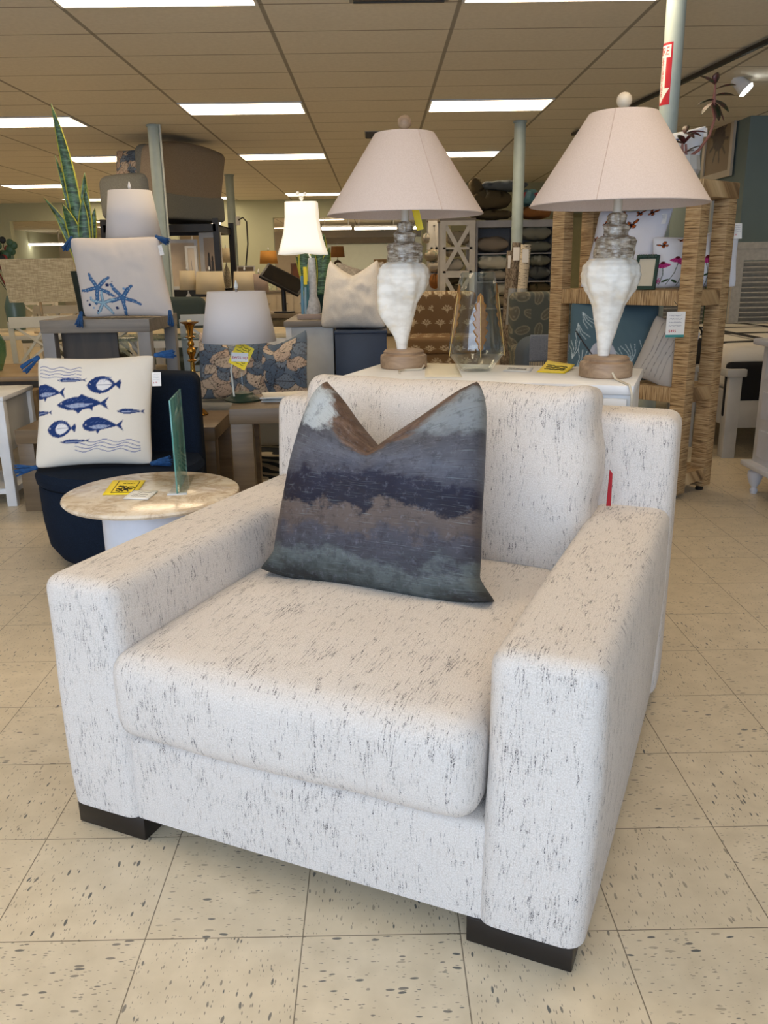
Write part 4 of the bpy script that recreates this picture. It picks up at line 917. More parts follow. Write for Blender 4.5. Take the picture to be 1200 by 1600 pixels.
# clear acrylic table
AT = thing('acrylic_table', 'clear acrylic waterfall table in front of the white chairs', 'table', (-1.42,5.92,0)); AC = glass('acrylic',(226,236,236))
boxes('tabletop', [(-.38,.26,-.2,.2,.80,.82)], AC, AT, bev=.003); boxes('side_panel', [(-.38,-.366,-.2,.2,0,.80)], AC, AT); boxes('side_panel', [(.246,.26,-.2,.2,0,.80)], AC, AT)
# leaf pillows on a chair behind the end table
def leafy(seed, n=260):
    rnd = random.Random(seed); c = Canvas(n, (112,126,142))
    for i in range(34):
        x, y, a, L = ((i%6)+rnd.random())/6, ((i//6)+rnd.random())/6, rnd.uniform(0,6.28), rnd.uniform(.24,.40); W = L*.34
        col = rnd.choice([(206,184,164),(190,168,150),(128,140,154),(210,192,172),(96,112,132)])
        pts = [(x+math.cos(a)*L*(t-.5)-math.sin(a)*W*s*math.sin(t*math.pi), y+math.sin(a)*L*(t-.5)+math.cos(a)*W*s*math.sin(t*math.pi)) for s, r in ((1,range(11)),(-1,range(10,-1,-1))) for t in [q/10 for q in r]]
        c.poly(pts, col); c.line(pts, .007, (52,48,50)); c.line([(x-math.cos(a)*L*.5,y-math.sin(a)*L*.5),(x+math.cos(a)*L*.5,y+math.sin(a)*L*.5)], .006, (52,48,50))
        for q in range(1,7):
            t = q/7-.5; px, py = x+math.cos(a)*L*t, y+math.sin(a)*L*t
            for s in (-1,1): c.line([(px,py),(px+W*.7*math.cos(a+s*1.0),py+W*.7*math.sin(a+s*1.0))], .004, (80,70,66))
    return c
LC = thing('accent_chair', 'small grey upholstered seat holding the two leaf pattern pillows', 'armchair', (-.83,5.34,0))
soft_block('seat', fabric('grey_cloth',(140,140,136)), LC, -.42,.42,-.28,.3,.2,.47,.04,n=6)
for sx in (-1,1):
    for sy in (-1,1): boxes('leg', [(sx*.36-.02,sx*.36+.02,sy*.22-.02,sy*.22+.02,0,.22)], DARKWOOD, LC)
for px, rz, seed, lb in ((357,4,1,'leaf print pillow in blue grey and blush, left one behind the drum lamp stem'),(418,-8,2,'leaf print pillow in blush and slate with pinched top, right one behind the magazines')):
    o = pillow_obj('throw_pillow', .44, .43, .16, painted('printed_cotton'), n=80, k=.05, D=.09, seed=seed, canvas=leafy(seed), back=(120,110,104))
    o.location = (px_xy(px,5.15), 5.14+.04*seed, .478); o.rotation_euler = (R(-14),0,R(rz)); tag(o, lb, 'pillow', 'leaf print pillows')
# zebra rug
n = NT('zebra_rug'); v = n.coord('Object', rot=(0,0,.5)); nz = n.noise(v, 2.2, 2, .4); s = n.sep(v)
wv = n.math('SINE', n.math('ADD', n.math('MULTIPLY', s[1], 42), n.math('MULTIPLY', nz, 24))); n.base(n.mix(n.step(wv,-.1,.1), lin((28,30,34)), lin((176,164,140))), .95)
o = boxes('area_rug', [(-1.3,1.3,-.9,.9,.001,.012)], n.m, loc=(-.95,5.95,0)); tag(o, 'black and cream zebra striped rug on the floor under the end tables', 'rug')

# ------------------------------------------------------------------ middle distance, left to centre
# raised sofa on a black rack
RX0, RX1 = at(163,360,10.6).x, at(338,360,10.6).x; RZ = 1.80
RK = thing('storage_rack', 'tall black metal rack lifting the grey sofa near the ceiling', 'rack', ((RX0+RX1)/2,11.15,0), R(0)); hw = (RX1-RX0)/2
for sx in (-1,1):
    for sy in (-1,1): boxes('post', [(sx*hw-.035,sx*hw+.035,sy*.55-.035,sy*.55+.035,0,RZ+.06)], BLACK, RK)
for z in (RZ-.09, .95, .2): boxes('shelf_beam', [(-hw,hw,-.585,-.53,z,z+.085),(-hw,hw,.53,.585,z,z+.085),(-hw,-hw+.05,-.55,.55,z,z+.085),(hw-.05,hw,-.55,.55,z,z+.085)], BLACK, RK)
boxes('shelf_deck', [(-hw,hw,-.55,.55,1.02,1.035)], BLACK, RK); boxes('shelf_deck', [(-hw,hw,-.55,.55,RZ-.02,RZ-.005)], plain('dark_deck',(60,44,34),.6), RK)
SOF = thing('sofa', 'grey upholstered sofa stored high on the black rack near the ceiling', 'sofa', ((RX0+RX1)/2-.04,11.15,RZ), R(-118))
GREYF = fabric('grey_upholstery', (132,134,130), (112,114,112), 120); TAUPEF = fabric('taupe_upholstery', (150,138,124), (136,124,110), 120)
soft_block('base', GREYF, SOF, -.62,.62,-.42,.45,.06,.36,.04,n=6); 
soft_block('seat_cushion', GREYF, SOF, -.46,.46,-.46,.2,.36,.50,.05,n=8,crown=(0,0,.02))
soft_block('backrest', TAUPEF, SOF, -.62,.62,.14,.46,.12,.92,.08,n=8,crown=(0,.03,.02),warp=lambda P,un:(P.x,P.y+.08*un[2],P.z-.05*un[0]**2*max(0,un[2])))
soft_block('back_cushion', GREYF, SOF, -.48,.48,-.02,.18,.48,.90,.07,n=8,crown=(0,.05,.03))
for s in (-1,1): soft_block('arm', GREYF, SOF, s*.56-.12,s*.56+.12,-.45,.30,.06,.56,.09,n=8,crown=(.02,.02,.02))
o = pillow_obj('throw_pillow', .40, .40, .14, painted('printed_cotton'), n=50, seed=9, canvas=leafy(9,160), back=(90,84,78)); o.location = at(203,300,10.95); o.location.z = RZ+.50; o.rotation_euler = (R(-12),0,R(-20))
tag(o, 'dark patterned throw pillow on the raised grey sofa behind the lamp shade', 'pillow')
# leaning art under the rack
def framed(name, label, cat, px0, py0, px1, py1, Y, art, fw=.05, rz=0, fmat=WHITE, lean=0, base=None):
    a, b = at(px0, py1, Y), at(px1, py0, Y); w, h = b.x-a.x, b.z-(a.z if base is None else base)
    t = thing(name, label, cat, ((a.x+b.x)/2, Y, a.z if base is None else base), R(rz)); w /= max(.3, math.cos(R(rz)))
    boxes('frame', [(-w/2,w/2,-.02,.02,0,fw),(-w/2,w/2,-.02,.02,h-fw,h),(-w/2,-w/2+fw,-.02,.02,fw,h-fw),(w/2-fw,w/2,-.02,.02,fw,h-fw)], fmat, t)
    cols = art if not isinstance(art, bpy.types.Material) else None
    if cols is None: boxes('picture', [(-w/2+fw,w/2-fw,-.008,.012,fw,h-fw)], art, t)
    else:
        N = 60; bm = bmesh.new(); g = [[bm.verts.new((-w/2+fw+(w-2*fw)*i/N, -.01, fw+(h-2*fw)*j/N)) for i in range(N+1)] for j in range(N+1)]
        for j in range(N):
            for i in range(N): bm.faces.new((g[j][i],g[j][i+1],g[j+1][i+1],g[j+1][i]))
        o = fin('picture', bm, painted('print_on_paper',.6,.02,.3), t, smooth=0); ca = o.data.color_attributes.new('Col','FLOAT_COLOR','POINT')
        u = np.array([(i/N) for j in range(N+1) for i in range(N+1)]); v = np.array([(j/N) for j in range(N+1) for i in range(N+1)])
        C = cols.sample(u, v); ca.data.foreach_set('color', np.concatenate([C, np.ones((len(C),1))],1).ravel())
    return t
MIR = NT('mirror_glass'); MIR.base((.85,.86,.84,1), .02, Metallic=1.0); MIR = MIR.m
cv = Canvas(120, (196,178,158)); cv.poly([(0,0),(1,0),(1,.3),(0,.35)], (170,160,146))
for x, h in ((.35,.62),(.62,.55)): cv.disc(x,h,.07,(70,68,72)); cv.poly([(x-.12,.1),(x+.14,.12),(x+.1,h-.05),(x-.1,h-.04)], (92,92,96)); cv.line([(x-.05,.1),(x-.08,.0)],.05,(80,80,84))
framed('framed_print', 'white framed sketch of two standing figures leaning beneath the raised sofa', 'picture', 316, 363, 345, 448, 10.85, cv, .06, -25, base=1.036)
framed('wall_mirror', 'large white framed mirror with its bright reflection painted cream under the raised sofa rack', 'mirror', 256, 374, 307, 446, 10.9, plain('cream_reflection_paint',(232,214,190),.6), .04, 8, base=1.036)  # mirror face coloured plain cream for the light it reflects
cv = Canvas(80,(224,214,200)); cv.line([(.4,.2),(.5,.5),(.45,.7)],.05,(120,120,140)); 
framed('framed_print', 'narrow pale print standing just left of the black rack post', 'picture', 293, 384, 307, 440, 10.75, cv, .03, 0, base=1.036)
framed('framed_print', 'small taupe canvas standing behind the small cream lamps right of the thin post', 'picture', 371, 415, 398, 432, 12.85, plain('taupe_canvas',(150,136,124),.8), .02, 0, base=.951)
LIT = tr_shade('cream_lit_shade', (236,226,200), .4)
WALLB = plain('white_sideboard',(206,196,176),.5)
def counter(px0, px1, Y, D, z, label, mat=WALLB, top=GREYWOOD, name='sideboard', doors=3):
    x0, x1 = at(px0,460,Y).x, at(px1,460,Y).x; t = thing(name, label, name.replace('_',' '), ((x0+x1)/2,Y,0)); h = (x1-x0)/2
    boxes('cabinet_top', [(-h-.02,h+.02,-.02,D+.01,z-.035,z)], top, t, bev=.003); boxes('body', [(-h,h,0,D,.06,z-.035)], mat, t); boxes('plinth', [(-h+.02,h-.02,.02,D-.02,0,.06)], DARKWOOD, t)
    for i in range(doors):
        a = -h+2*h*i/doors; b_ = -h+2*h*(i+1)/doors; dd = boxes('door', [(a+.01,b_-.01,-.015,0,.1,z-.06)], mat, t)
        boxes('handle', [((a+b_)/2-.04,(a+b_)/2+.04,-.03,-.016,z-.2,z-.185)], CHROME, dd)
    return t
counter(262, 420, 9.4, .5, .80, 'white sideboard behind the dining chairs carrying the small cream lamps')
def lamp_px(px, py0, py1, Y, r_px, z, smat, label, base='bottle', bmat=None, taper=.85, group=None):
    a, b = at(px, py0, Y), at(px, py1, Y); r = r_px*(Y*.97)/CAM_F
    return drum_lamp(label, a.x, Y, z, a.z-z, r, r*taper, a.z-b.z, smat, base, bmat or WHITE, group=group, seg=28)
lamp_px(292,423,453,9.55,13,.802,LIT,'small cream shaded lamp at left of the pair, partly hidden by its neighbour')
lamp_px(327,424,459,9.5,23,.802,LIT,'wide cream shaded lamp just above the brass candlestick')
lamp_px(382,424,456,9.6,19,.802,LIT,'cream shaded lamp directly above the finial of the drum shade lamp')
lamp_px(404,428,457,9.62,15,.802,plain('taupe_shade',(168,150,138),.9),'taupe shaded lamp beside the right cream lamp, left of the tablet')
counter(225, 300, 12.9, .5, .9, 'far cream console table below the mirror panel', doors=2)
counter(338, 402, 12.6, .45, .95, 'narrow far white cabinet behind the thin post', doors=1)
lamp_px(267,396,430,12.95,9,.902,LIT,'tall narrow white shaded lamp reflected beneath the raised sofa','urn', plain('black_white_urn',(120,116,108),.4,var=.3,scale=30))
lamp_px(352,388,410,12.75,9,.952,LIT,'small white shaded lamp on a patterned urn behind the thin far post','urn', plain('dotted_urn',(176,166,146),.4,var=.3,scale=60))
counter(404, 486, 13.4, .5, .95, 'far pale console against the green wall under the tan lamp', doors=3)
counter(470, 640, 16.5, .5, .95, 'long far sideboard under the brown rope lamp', doors=5)
TANS = plain('tan_shade',(196,140,66),.9)
lamp_px(419,392,412,13.5,14,.952,TANS,'tan drum shade lamp with clear glass jug base before the green wall','urn',glass('clear_glass'))
rl = lamp_px(527,385,402,16.6,11,.952,plain('brown_shade',(150,104,58),.9),'brown drum shade lamp with a rope loop base right of the lit bell lamp','stick',plain('rope',(84,62,42),.8))
bm = bmesh.new(); tube(bm, [(.09*math.sin(a)*.9,0,.20+.13*(1-math.cos(a))) for a in np.linspace(0,2*math.pi,20)], .022, 8); fin('rope_loop', bm, plain('rope',(84,62,42),.8), rl)
framed('framed_print', 'small gold framed print leaning on the far sideboard right of the fluffy pillows', 'picture', 584, 405, 604, 421, 16.7, plain('cream_mat',(220,204,176),.7), .05, 0, base=.951, fmat=plain('gold_frame',(150,118,66),.5))
framed('framed_print', 'brown wooden picture seen between the tablet and the bell lamp plant', 'picture', 455, 411, 478, 432, 13.6, plain('cognac_panel',(112,64,30),.5), .03, 0, base=.951, fmat=plain('brown_frame',(90,60,36),.5))
wb = thing('wooden_box', 'cognac brown wooden box on the far shelf left of the fluffy pillows', 'box', (at(510,425,16.5).x,16.45,.952)); boxes('body', [(-.15,.15,-.1,.1,0,.26)], plain('cognac_panel',(112,64,30),.5), wb); boxes('lid', [(-.155,.155,-.105,.105,.26,.29)], plain('brown_frame',(90,60,36),.5), wb)
# checkout stand with tablet
ck = counter(398, 466, 7.9, .5, .86, 'brown bark textured checkout counter behind the black tablet stand', plain('bark_counter',(112,98,70),.8,var=.2,scale=20), plain('bark_counter_top',(120,104,78),.6), 'counter', 1)
tb = thing('tablet_stand', 'black tilted tablet on a stand above the white cabinet at centre left', 'tablet stand', (at(440,470,7.95).x,8.15,.862))
bm = bmesh.new(); lathe(bm, [(.10,0),(.10,.012),(.022,.016),(.022,.22)], 20); fin('pole', bm, BLACK, tb)
boxes('tablet', [(-.20,.20,-.14,.14,-.012,.012)], BLACK, tb, bev=.004, loc=(0,0,.30), rot=(R(28),R(27),0)); boxes('screen', [(-.18,.18,-.12,.12,.0125,.0135)], plain('dark_screen',(16,18,22),.1), tb, loc=(0,0,.30), rot=(R(28),R(27),0))
lp = thing('armchair', 'grey green upholstered chair back behind the small cream lamps', 'armchair', (at(275,465,8.0).x,8.0,0)); soft_block('backrest', fabric('sea_grey_cloth',(84,96,94)), lp, -.24,.24,.1,.26,.4,1.02,.08,n=6); soft_block('seat', fabric('sea_grey_cloth',(84,96,94)), lp, -.26,.26,-.3,.12,.2,.48,.06,n=6)
for sx in (-.2,.2):
    for sy in (-.24,.14): boxes('leg', [(sx-.02,sx+.02,sy-.02,sy+.02,0,.24 if sy < 0 else .45)], DARKWOOD, lp)
dup(lp, (at(322,475,7.2).x,7.95,0), 0, 'grey green upholstered chair with a low back beneath the wide cream lamp', scale=(.8,.9,.92))
# grey-topped cabinet with bell lamp
gx0, gx1 = at(443,500,5.95).x, at(521,500,5.95).x
GC = thing('cabinet', 'white cabinet with grey wooden top carrying the lit bell shade lamp', 'cabinet', ((gx0+gx1)/2,5.95,0)); h = (gx1-gx0)/2
boxes('cabinet_top', [(-h,h,0,.95,.862,.905)], GREYWOOD, GC, bev=.006); boxes('body', [(-h+.03,h-.005,.02,.93,0,.862)], plain('cool_white_panel',(206,210,212),.5), GC, bev=.003); boxes('corner_post', [(-h+.012,-h+.05,.008,.05,0,.862)], WHITE, GC)
BL = thing('table_lamp', 'lit white bell shaped square shade lamp on a coral column at centre left', 'lamp', (at(485,500,6.2).x,6.18,.906))
boxes('base', [(-.085,.085,-.085,.085,0,.035)], plain('washed_wood',(160,142,130),.6), BL, bev=.003)
bm = bmesh.new(); lathe(bm, [(.05,.035),(.052,.07),(.045,.12),(.032,.16),(.03,.30),(.026,.40),(.024,.42)], 14, (.025,0,0), mod=lambda r,z,a,i:(r*(1+.22*mnoise.noise((math.cos(a)*3,math.sin(a)*3,z*40))),0,0,0)); fin('coral_column', bm, plain('coral_white',(196,198,200),.5,var=.15,scale=60), BL)
for i, (x, hh, c) in enumerate(((-.05,.30,(110,160,190)),(-.028,.22,(150,180,196)),(-.01,.26,(70,120,130)))):
    bm = bmesh.new(); tube(bm, [(x,-.02,.035),(x,-.02,.1),(x+.004,-.02,hh)], [.010,.011,.009], 8); fin('glass_reed', bm, plain(f'reed_{i}',c,.2), BL)
boxes('sale_tag', [(-.012,.012,-.001,.001,-.12,0)], CARD_Y, BL, loc=(-.02,-.05,.36))
bm = bmesh.new(); tube(bm, [(-.06,0,.49),(-.04,0,.485),(.0,0,.46),(.02,0,.42)], .006, 8); fin('arm_stem', bm, WHITE, BL)
EL = NT('lit_white_shade'); EL.base(lin((248,246,238)), .9, Emission_Color=lin((255,246,226)), Emission_Strength=.42); EL = EL.m
bm = bmesh.new(); prof = [(.168,.455),(.150,.50),(.132,.56),(.120,.62),(.112,.69),(.108,.79)]; rings = []
for r, z in prof:
    ring = []
    for k in range(32):
        a = 2*math.pi*k/32+math.pi/4; m_ = 1/max(abs(math.cos(a-math.pi/4*0)), abs(math.sin(a))); rr = r*min(m_, 1.28); sag = .012*(abs(math.sin(2*a))) if z < .47 else 0
        ring.append(bm.verts.new((-.03+rr*math.cos(a), rr*math.sin(a), z-sag)))
    rings.append(ring)
for a_, b_ in zip(rings, rings[1:]):
    for k in range(32): bm.faces.new((a_[k], a_[(k+1)%32], b_[(k+1)%32], b_[k]))
fin('shade', bm, EL, BL, smooth=30, solid=.003)
bm = bmesh.new(); ball(bm, (-.03,0,.82), .016); ball(bm, (-.055,0,.85), .014); ball(bm, (-.005,0,.845), .013); tube(bm, [(-.03,0,.79),(-.03,0,.82)], .008, 8); fin('finial', bm, WHITE, BL)
bm = bmesh.new(); ball(bm, (-.03,0,.62), .035); fin('bulb', bm, emis('warm_bulb2',(255,226,184),10), BL)
snake_plant('potted_snake_plant', 'small dark green snake plant in a teal pot behind the lit bell lamp', (at(488,490,6.5).x+.02,6.62,.906), [(-.05,0,.42,.045,-.03,0,.2),(.03,0,.46,.04,.05,0,.1),(0,.03,.38,.035,0,0,.9),(.06,0,.36,.03,.06,0,.3),(-.06,.02,.3,.03,-.08,0,-.3),(-.02,-.03,.34,.03,.02,0,.4)], .085, .16, plain('teal_pot',(28,58,60),.3), False)
# navy cabinet with fluffy pillows
nx0, nx1 = at(523,520,5.75).x, at(604,520,5.75).x
NVC = thing('cabinet', 'dark navy painted cabinet under the fluffy white pillows', 'cabinet', ((nx0+nx1)/2,5.75,0)); h = (nx1-nx0)/2; nz_ = at(560,517,5.75).z
boxes('body', [(-h,h,0,.6,0,nz_-.02)], plain('navy_paint',(34,50,76),.45), NVC, bev=.003); boxes('cabinet_top', [(-h-.004,h+.004,-.004,.61,nz_-.02,nz_)], plain('navy_paint',(34,50,76),.45), NVC, bev=.002)
FLUF = fabric('fluffy_white', (236,230,220), (222,214,202), 260, .95, .5)
for px, Y, D, sd, lb, s_, rz in ((551,5.92,.11,3,'fluffy cream pillow with a chopped top in front on the navy cabinet',1,-12),(566,6.2,.06,5,'grey knitted pillow tucked behind the fluffy cream pillow',.98,8)):
    o = pillow_obj('throw_pillow', .42*s_, .47*s_, .24, FLUF if sd == 3 else fabric('grey_knit',(170,162,150),(140,132,122),60,.95,.5), n=60, k=.02, D=D, pw=1.3, seed=sd, wr=.014, power=.4)
    for v in o.data.vertices: v.co.x *= 1.12-.26*(v.co.z/.47)
    o.location = (at(px,480,Y).x, Y, nz_+.004); o.rotation_euler = (R(-8),0,R(rz)); tag(o, lb, 'pillow')
# coral print armchair
cvc = Canvas(300, (128,104,78))
rnd = random.Random(2)
def coralm(c, x, y, r):
    for a in (60,90,120,35,145):
        a = R(a); x1, y1 = x+r*.55*math.cos(a), y+r*.55*math.sin(a); c.line([(x,y-.3*r),(x,y),(x1,y1)], .010, (206,192,164))
        for d in (-.45,.45): c.line([(x1,y1),(x1+r*.45*math.cos(a+d),y1+r*.45*math.sin(a+d))], .009, (206,192,164))
for j in range(5):
    for i in range(5): coralm(cvc, .1+.2*i+(.1 if j%2 else 0), .1+.2*j, .085)
CC = thing('armchair', 'brown armchair with cream coral print between the left shell lamp and the vase', 'armchair', (at(692,520,9.0).x,9.0,0), R(-4))
cm = painted('coral_print_cloth')
def printed_block(name, x0,x1,y0,y1,z0,z1,r,parent,cnv,mat,rep_=.55,n=60):
    bm = bmesh.new(); softbox(bm, x0,x1,y0,y1,z0,z1,r,n,(0,.01,.01)); o = fin(name, bm, mat, parent, smooth=60); me = o.data
    ca = me.color_attributes.new('Col','FLOAT_COLOR','POINT'); P = np.array([v.co for v in me.vertices]); u = ((P[:,0]+(P[:,1]*.3))/rep_)%1; v = ((P[:,2]-P[:,1]*.8)/rep_)%1
    C = cnv.sample(u, v); ca.data.foreach_set('color', np.concatenate([C, np.ones((len(C),1))],1).ravel()); return o
printed_block('backrest', -.36,.36,.35,.5,.40,1.0,.05,CC,cvc,cm,.75,110)
printed_block('seat_cushion', -.36,.36,-.3,.36,.40,.56,.04,CC,cvc,cm,.75,60)
printed_block('base', -.36,.36,-.28,.45,.14,.40,.03,CC,cvc,cm,.75,50)
for sx in (-1,1):
    for sy in (-1,1): boxes('leg', [(sx*.31-.025,sx*.31+.025,sy*.22+.05-.025,sy*.22+.05+.025,0,.15)], DARKWOOD, CC)

# ------------------------------------------------------------------ pillow bookcases
COLS = [((150,140,128),(118,100,92)),((206,204,190),(60,96,84)),((178,172,160),(96,110,104)),((132,134,126),(96,90,84)),((120,124,116),(86,88,80)),((98,104,108),(70,76,84)),((88,78,58),(54,46,34)),((96,88,70),(46,52,40)),((160,150,130),(110,126,110)),((148,100,58),(90,66,46))]
def blotch(seed, c0_, c1_):
    rnd = random.Random(seed); c = Canvas(64, c0_)
    for i in range(16): c.disc(rnd.random(), rnd.random(), rnd.uniform(.05,.15), c1_ if i%3 else tuple(min(255,x+40) for x in c0_), rnd.uniform(.03,.1), rnd.uniform(0,3))
    return c
pm = painted('printed_cotton'); PN = [0]
def flat_pillow(px0, px1, py0, py1, Y, ci, label, tilt=0, group=None, depth=.42):
    a, b = at(px0, py1, Y), at(px1, py0, Y); w, h = b.x-a.x, b.z-a.z
    PN[0] += 1; s = 50+PN[0]; o = pillow_obj('throw_pillow', w, depth, h*1.05, pm, n=24, k=.05, wr=.02, seed=s, canvas=blotch(s, *COLS[ci]), back=COLS[ci][0], power=.42)
    me = o.data; me.transform(Matrix.Rotation(R(-90),4,'X')); me.transform(Matrix.Translation((0,depth/2*0,0)))
    zs = [v.co.z for v in me.vertices]; me.transform(Matrix.Translation((0,0,-min(zs))))
    o.location = ((a.x+b.x)/2, Y+.02, a.z); o.rotation_euler = (0,R(tilt),0); tag(o, label, 'pillow', group); return o
BCY = 12.3
bx0, bx1 = at(743,400,BCY).x, at(866,400,BCY).x; bz = at(800,344,BCY).z
BC = thing('bookcase', 'white bookcase packed with folded pillows behind the vase and rolled rugs', 'bookcase', (bx0,BCY,0)); W = bx1-bx0
GWH = plain('cool_white_shelf',(176,178,186),.55)
boxes('top_panel', [(0,W,0,.45,bz-.09,bz)], GWH, BC); boxes('side_panel', [(0,.03,0,.45,0,bz-.09)], GWH, BC); boxes('side_panel', [(W-.03,W,0,.45,0,bz-.09)], GWH, BC); boxes('divider', [(W*.5-.02,W*.5+.02,0,.45,0,bz-.09)], GWH, BC); boxes('back_panel', [(.03,W-.03,.43,.45,0,bz-.09)], plain('shelf_back',(140,140,142),.7), BC)
for pyl, pyr in ((396,396),(440,438),(482,482)): zz = at(760,pyl,BCY).z; boxes('shelf', [(.03,W*.5-.02,.0,.43,zz-.015,zz),(W*.5+.02,W-.03,.0,.43,zz-.015,zz)], GWH, BC)
g = 'pillows stacked in the white bookcase'
for px0,px1,py0,py1,ci,lb in ((745,797,371,395,0,'blush grey pillow alone on the top left shelf of the white bookcase'),(746,798,399,424,1,'cream pillow with green print, upper one on the left middle shelf of the bookcase'),(746,797,424,440,2,'green and white pillow under the cream print one in the bookcase left bay'),(772,797,443,462,1,'white and green pillow on the third shelf, left bay of the bookcase'),(772,797,464,481,8,'pale patterned pillow below it on the third shelf, left bay'),
    (814,864,353,377,3,'grey floral pillow at the top of the right bookcase bay'),(818,864,377,395,4,'dusky green pillow below the grey floral one in the right bookcase bay'),(828,862,399,418,4,'dark sage pillow on the second shelf of the right bookcase bay'),(828,862,418,437,5,'slate leaf print pillow under the dark sage one, right bookcase bay'),(828,862,441,462,7,'dark olive palm print pillow on the third shelf, right bookcase bay'),(828,862,463,481,3,'grey brown pillow lowest in the right bookcase bay')):
    flat_pillow(px0,px1,py0,py1,BCY,ci,lb,group=g,depth=.4)
g = 'pillows piled on top of the bookcase'
flat_pillow(738,803,328,344,BCY,6,'brown leaf cushion at the bottom of the pile on top of the bookcase',group=g)
flat_pillow(738,802,297,328,BCY,6,'large brown palm cushion in the middle of the pile on top of the bookcase',group=g)
flat_pillow(752,828,281,298,BCY,5,'long dark slate cushion uppermost on the pile on the bookcase',group=g)
o = flat_pillow(716,752,262,285,BCY,6,'dark brown round ended cushion tilted up at the left of the bookcase pile',58,g); o.location.x += .05; o.location.z = at(735,300,BCY).z
flat_pillow(816,864,322,343,BCY,9,'coral and teal floral cushion on top of the bookcase right end',group=g)
COLS.append(((96,140,150),(190,90,90))); flat_pillow(814,846,296,321,BCY,10,'blue floral cushion half hidden by the right cone shade on the bookcase',group=g)
# X braced display unit
def xunit(px0, px1, Y, label, mat, n_=3, D=.5):
    x0, x1 = at(px0,400,Y).x, at(px1,400,Y).x; z1 = at(px0,345,Y).z; zc = at(px0,427,Y).z; H = z1-zc; W = x1-x0
    t = thing('display_unit', label, 'shelving', (x0,Y,0)); f = .075
    boxes('top_panel', [(-.01,W+.01,0,D,z1,z1+.03)], GREYWOOD, t)
    for x in (0,W-f):
        boxes('upright', [(x,x+f,0,.04,0,z1)], mat, t); boxes('upright', [(x,x+f,D-.04,D,0,z1)], mat, t)
    for k in range(n_):
        b = max(0, z1-(k+1)*H); tt = z1-k*H
        if tt <= .05: break
        boxes('shelf', [(f*.5,W-f*.5,.0,D,b,b+.03)], mat, t); boxes('rail', [(f,W-f,.0,.035,tt-f*.8,tt)], mat, t)
        bm = bmesh.new(); bar(bm, (f*.7,.02,b+.03), (W-f*.7,.02,tt-.03), .055, .02, up=(0,1,0)); bar(bm, (f*.7,.03,tt-.03), (W-f*.7,.03,b+.03), .055, .02, up=(0,1,0)); fin('cross_brace', bm, mat, t, smooth=0)
        if k < 2: boxes('mid_shelf', [(f*.5,W-f*.5,.0,D,(b+tt)/2-.03,(b+tt)/2)], mat, t)
    return t
xunit(688,742,12.0,'white X braced display unit filled with pillows left of the bookcase', plain('unit_white',(214,212,206),.5))
xunit(669,688,13.3,'narrower farther X braced unit with pillows behind the left shell lamp', plain('unit_white',(214,212,206),.5), D=.4)
g = 'pillows inside the X braced units'
for px0,px1,py0,py1,Y,ci,lb in ((698,736,362,384,12.05,8,'pale green patterned pillow behind the top X brace of the unit'),(694,726,390,402,12.05,8,'green striped pillow in the middle bay of the X braced unit'),(693,726,405,425,12.05,2,'cream knitted look pillow low in the middle bay of the X braced unit'),(694,722,432,446,12.05,6,'brown patterned pillow in the lower bay of the X braced unit'),(696,724,447,462,12.05,7,'dark pillow at the bottom of the X braced unit'),
    (664,687,392,410,13.0,8,'green ruffled pillow poking out of the farther X braced unit'),(670,688,410,426,13.0,2,'beige patterned pillow in the farther X braced unit'),(672,688,430,452,13.0,9,'rust and olive pillow low in the farther X braced unit'),(661,672,366,380,13.0,2,'pale pillow high at the left of the farther X braced unit')):
    flat_pillow(px0,px1,py0,py1,Y,ci,lb,group=g,depth=.36)
# rolled rugs by the post
def roll(px, pyt, lean, r, Y, mat, label, plastic=None):
    top = at(px, pyt, Y); t = thing('rolled_rug', label, 'rug', (top.x-lean, Y, 0)); n_ = 14
    bm = bmesh.new(); pts = [Vector((lean*i/n_, 0, .003+(top.z-.003)*i/n_)) for i in range(n_+1)]; tube(bm, pts, [r*(1+.03*math.sin(i*2.3)) for i in range(n_+1)], 18); fin('roll', bm, mat, t, smooth=50)
    if plastic:
        z0_, z1_ = plastic; n2 = NT('plastic_wrap_'+str(px)); n2.base(lin((200,208,214)), .12, Alpha=.45); bm = bmesh.new()
        tube(bm, [Vector((lean*z/top.z,0,z)) for z in (z0_, (z0_+z1_)/2, z1_)], r*1.06, 18, cap=False); fin('plastic_sleeve', bm, n2.m, t, smooth=50)
    boxes('roll_tag', [(-.035,.035,-.001,.001,-.14,0)], CARD_W, t, loc=(lean*.85, -r*1.1, top.z-.05))
    return t
n = NT('birch_bark'); v = n.coord('Object'); nz = n.noise(n.scaled(v,(16,16,130)),1,3,.6); n.base(n.mix(n.step(nz,.54,.62), lin((214,204,184)), lin((66,56,48))), .8); BIR = n.m
n = NT('rough_bark'); v = n.coord('Object'); nz = n.noise(n.scaled(v,(40,40,26)),1,4,.7); n.base(n.mix(n.step(nz,.4,.6), lin((84,74,64)), lin((148,136,120))), .85); BAR = n.m
roll(808,379,.09,.052,9.75,BAR,'tall bark patterned rug roll standing in front of the middle post', (.62,1.02))
roll(822,382,.085,.056,9.62,BIR,'birch bark patterned rug roll right of the darker roll', (.55,1.02))
roll(799,392,.06,.05,9.9,BAR,'short rough bark rug roll behind and left of the taller rolls')
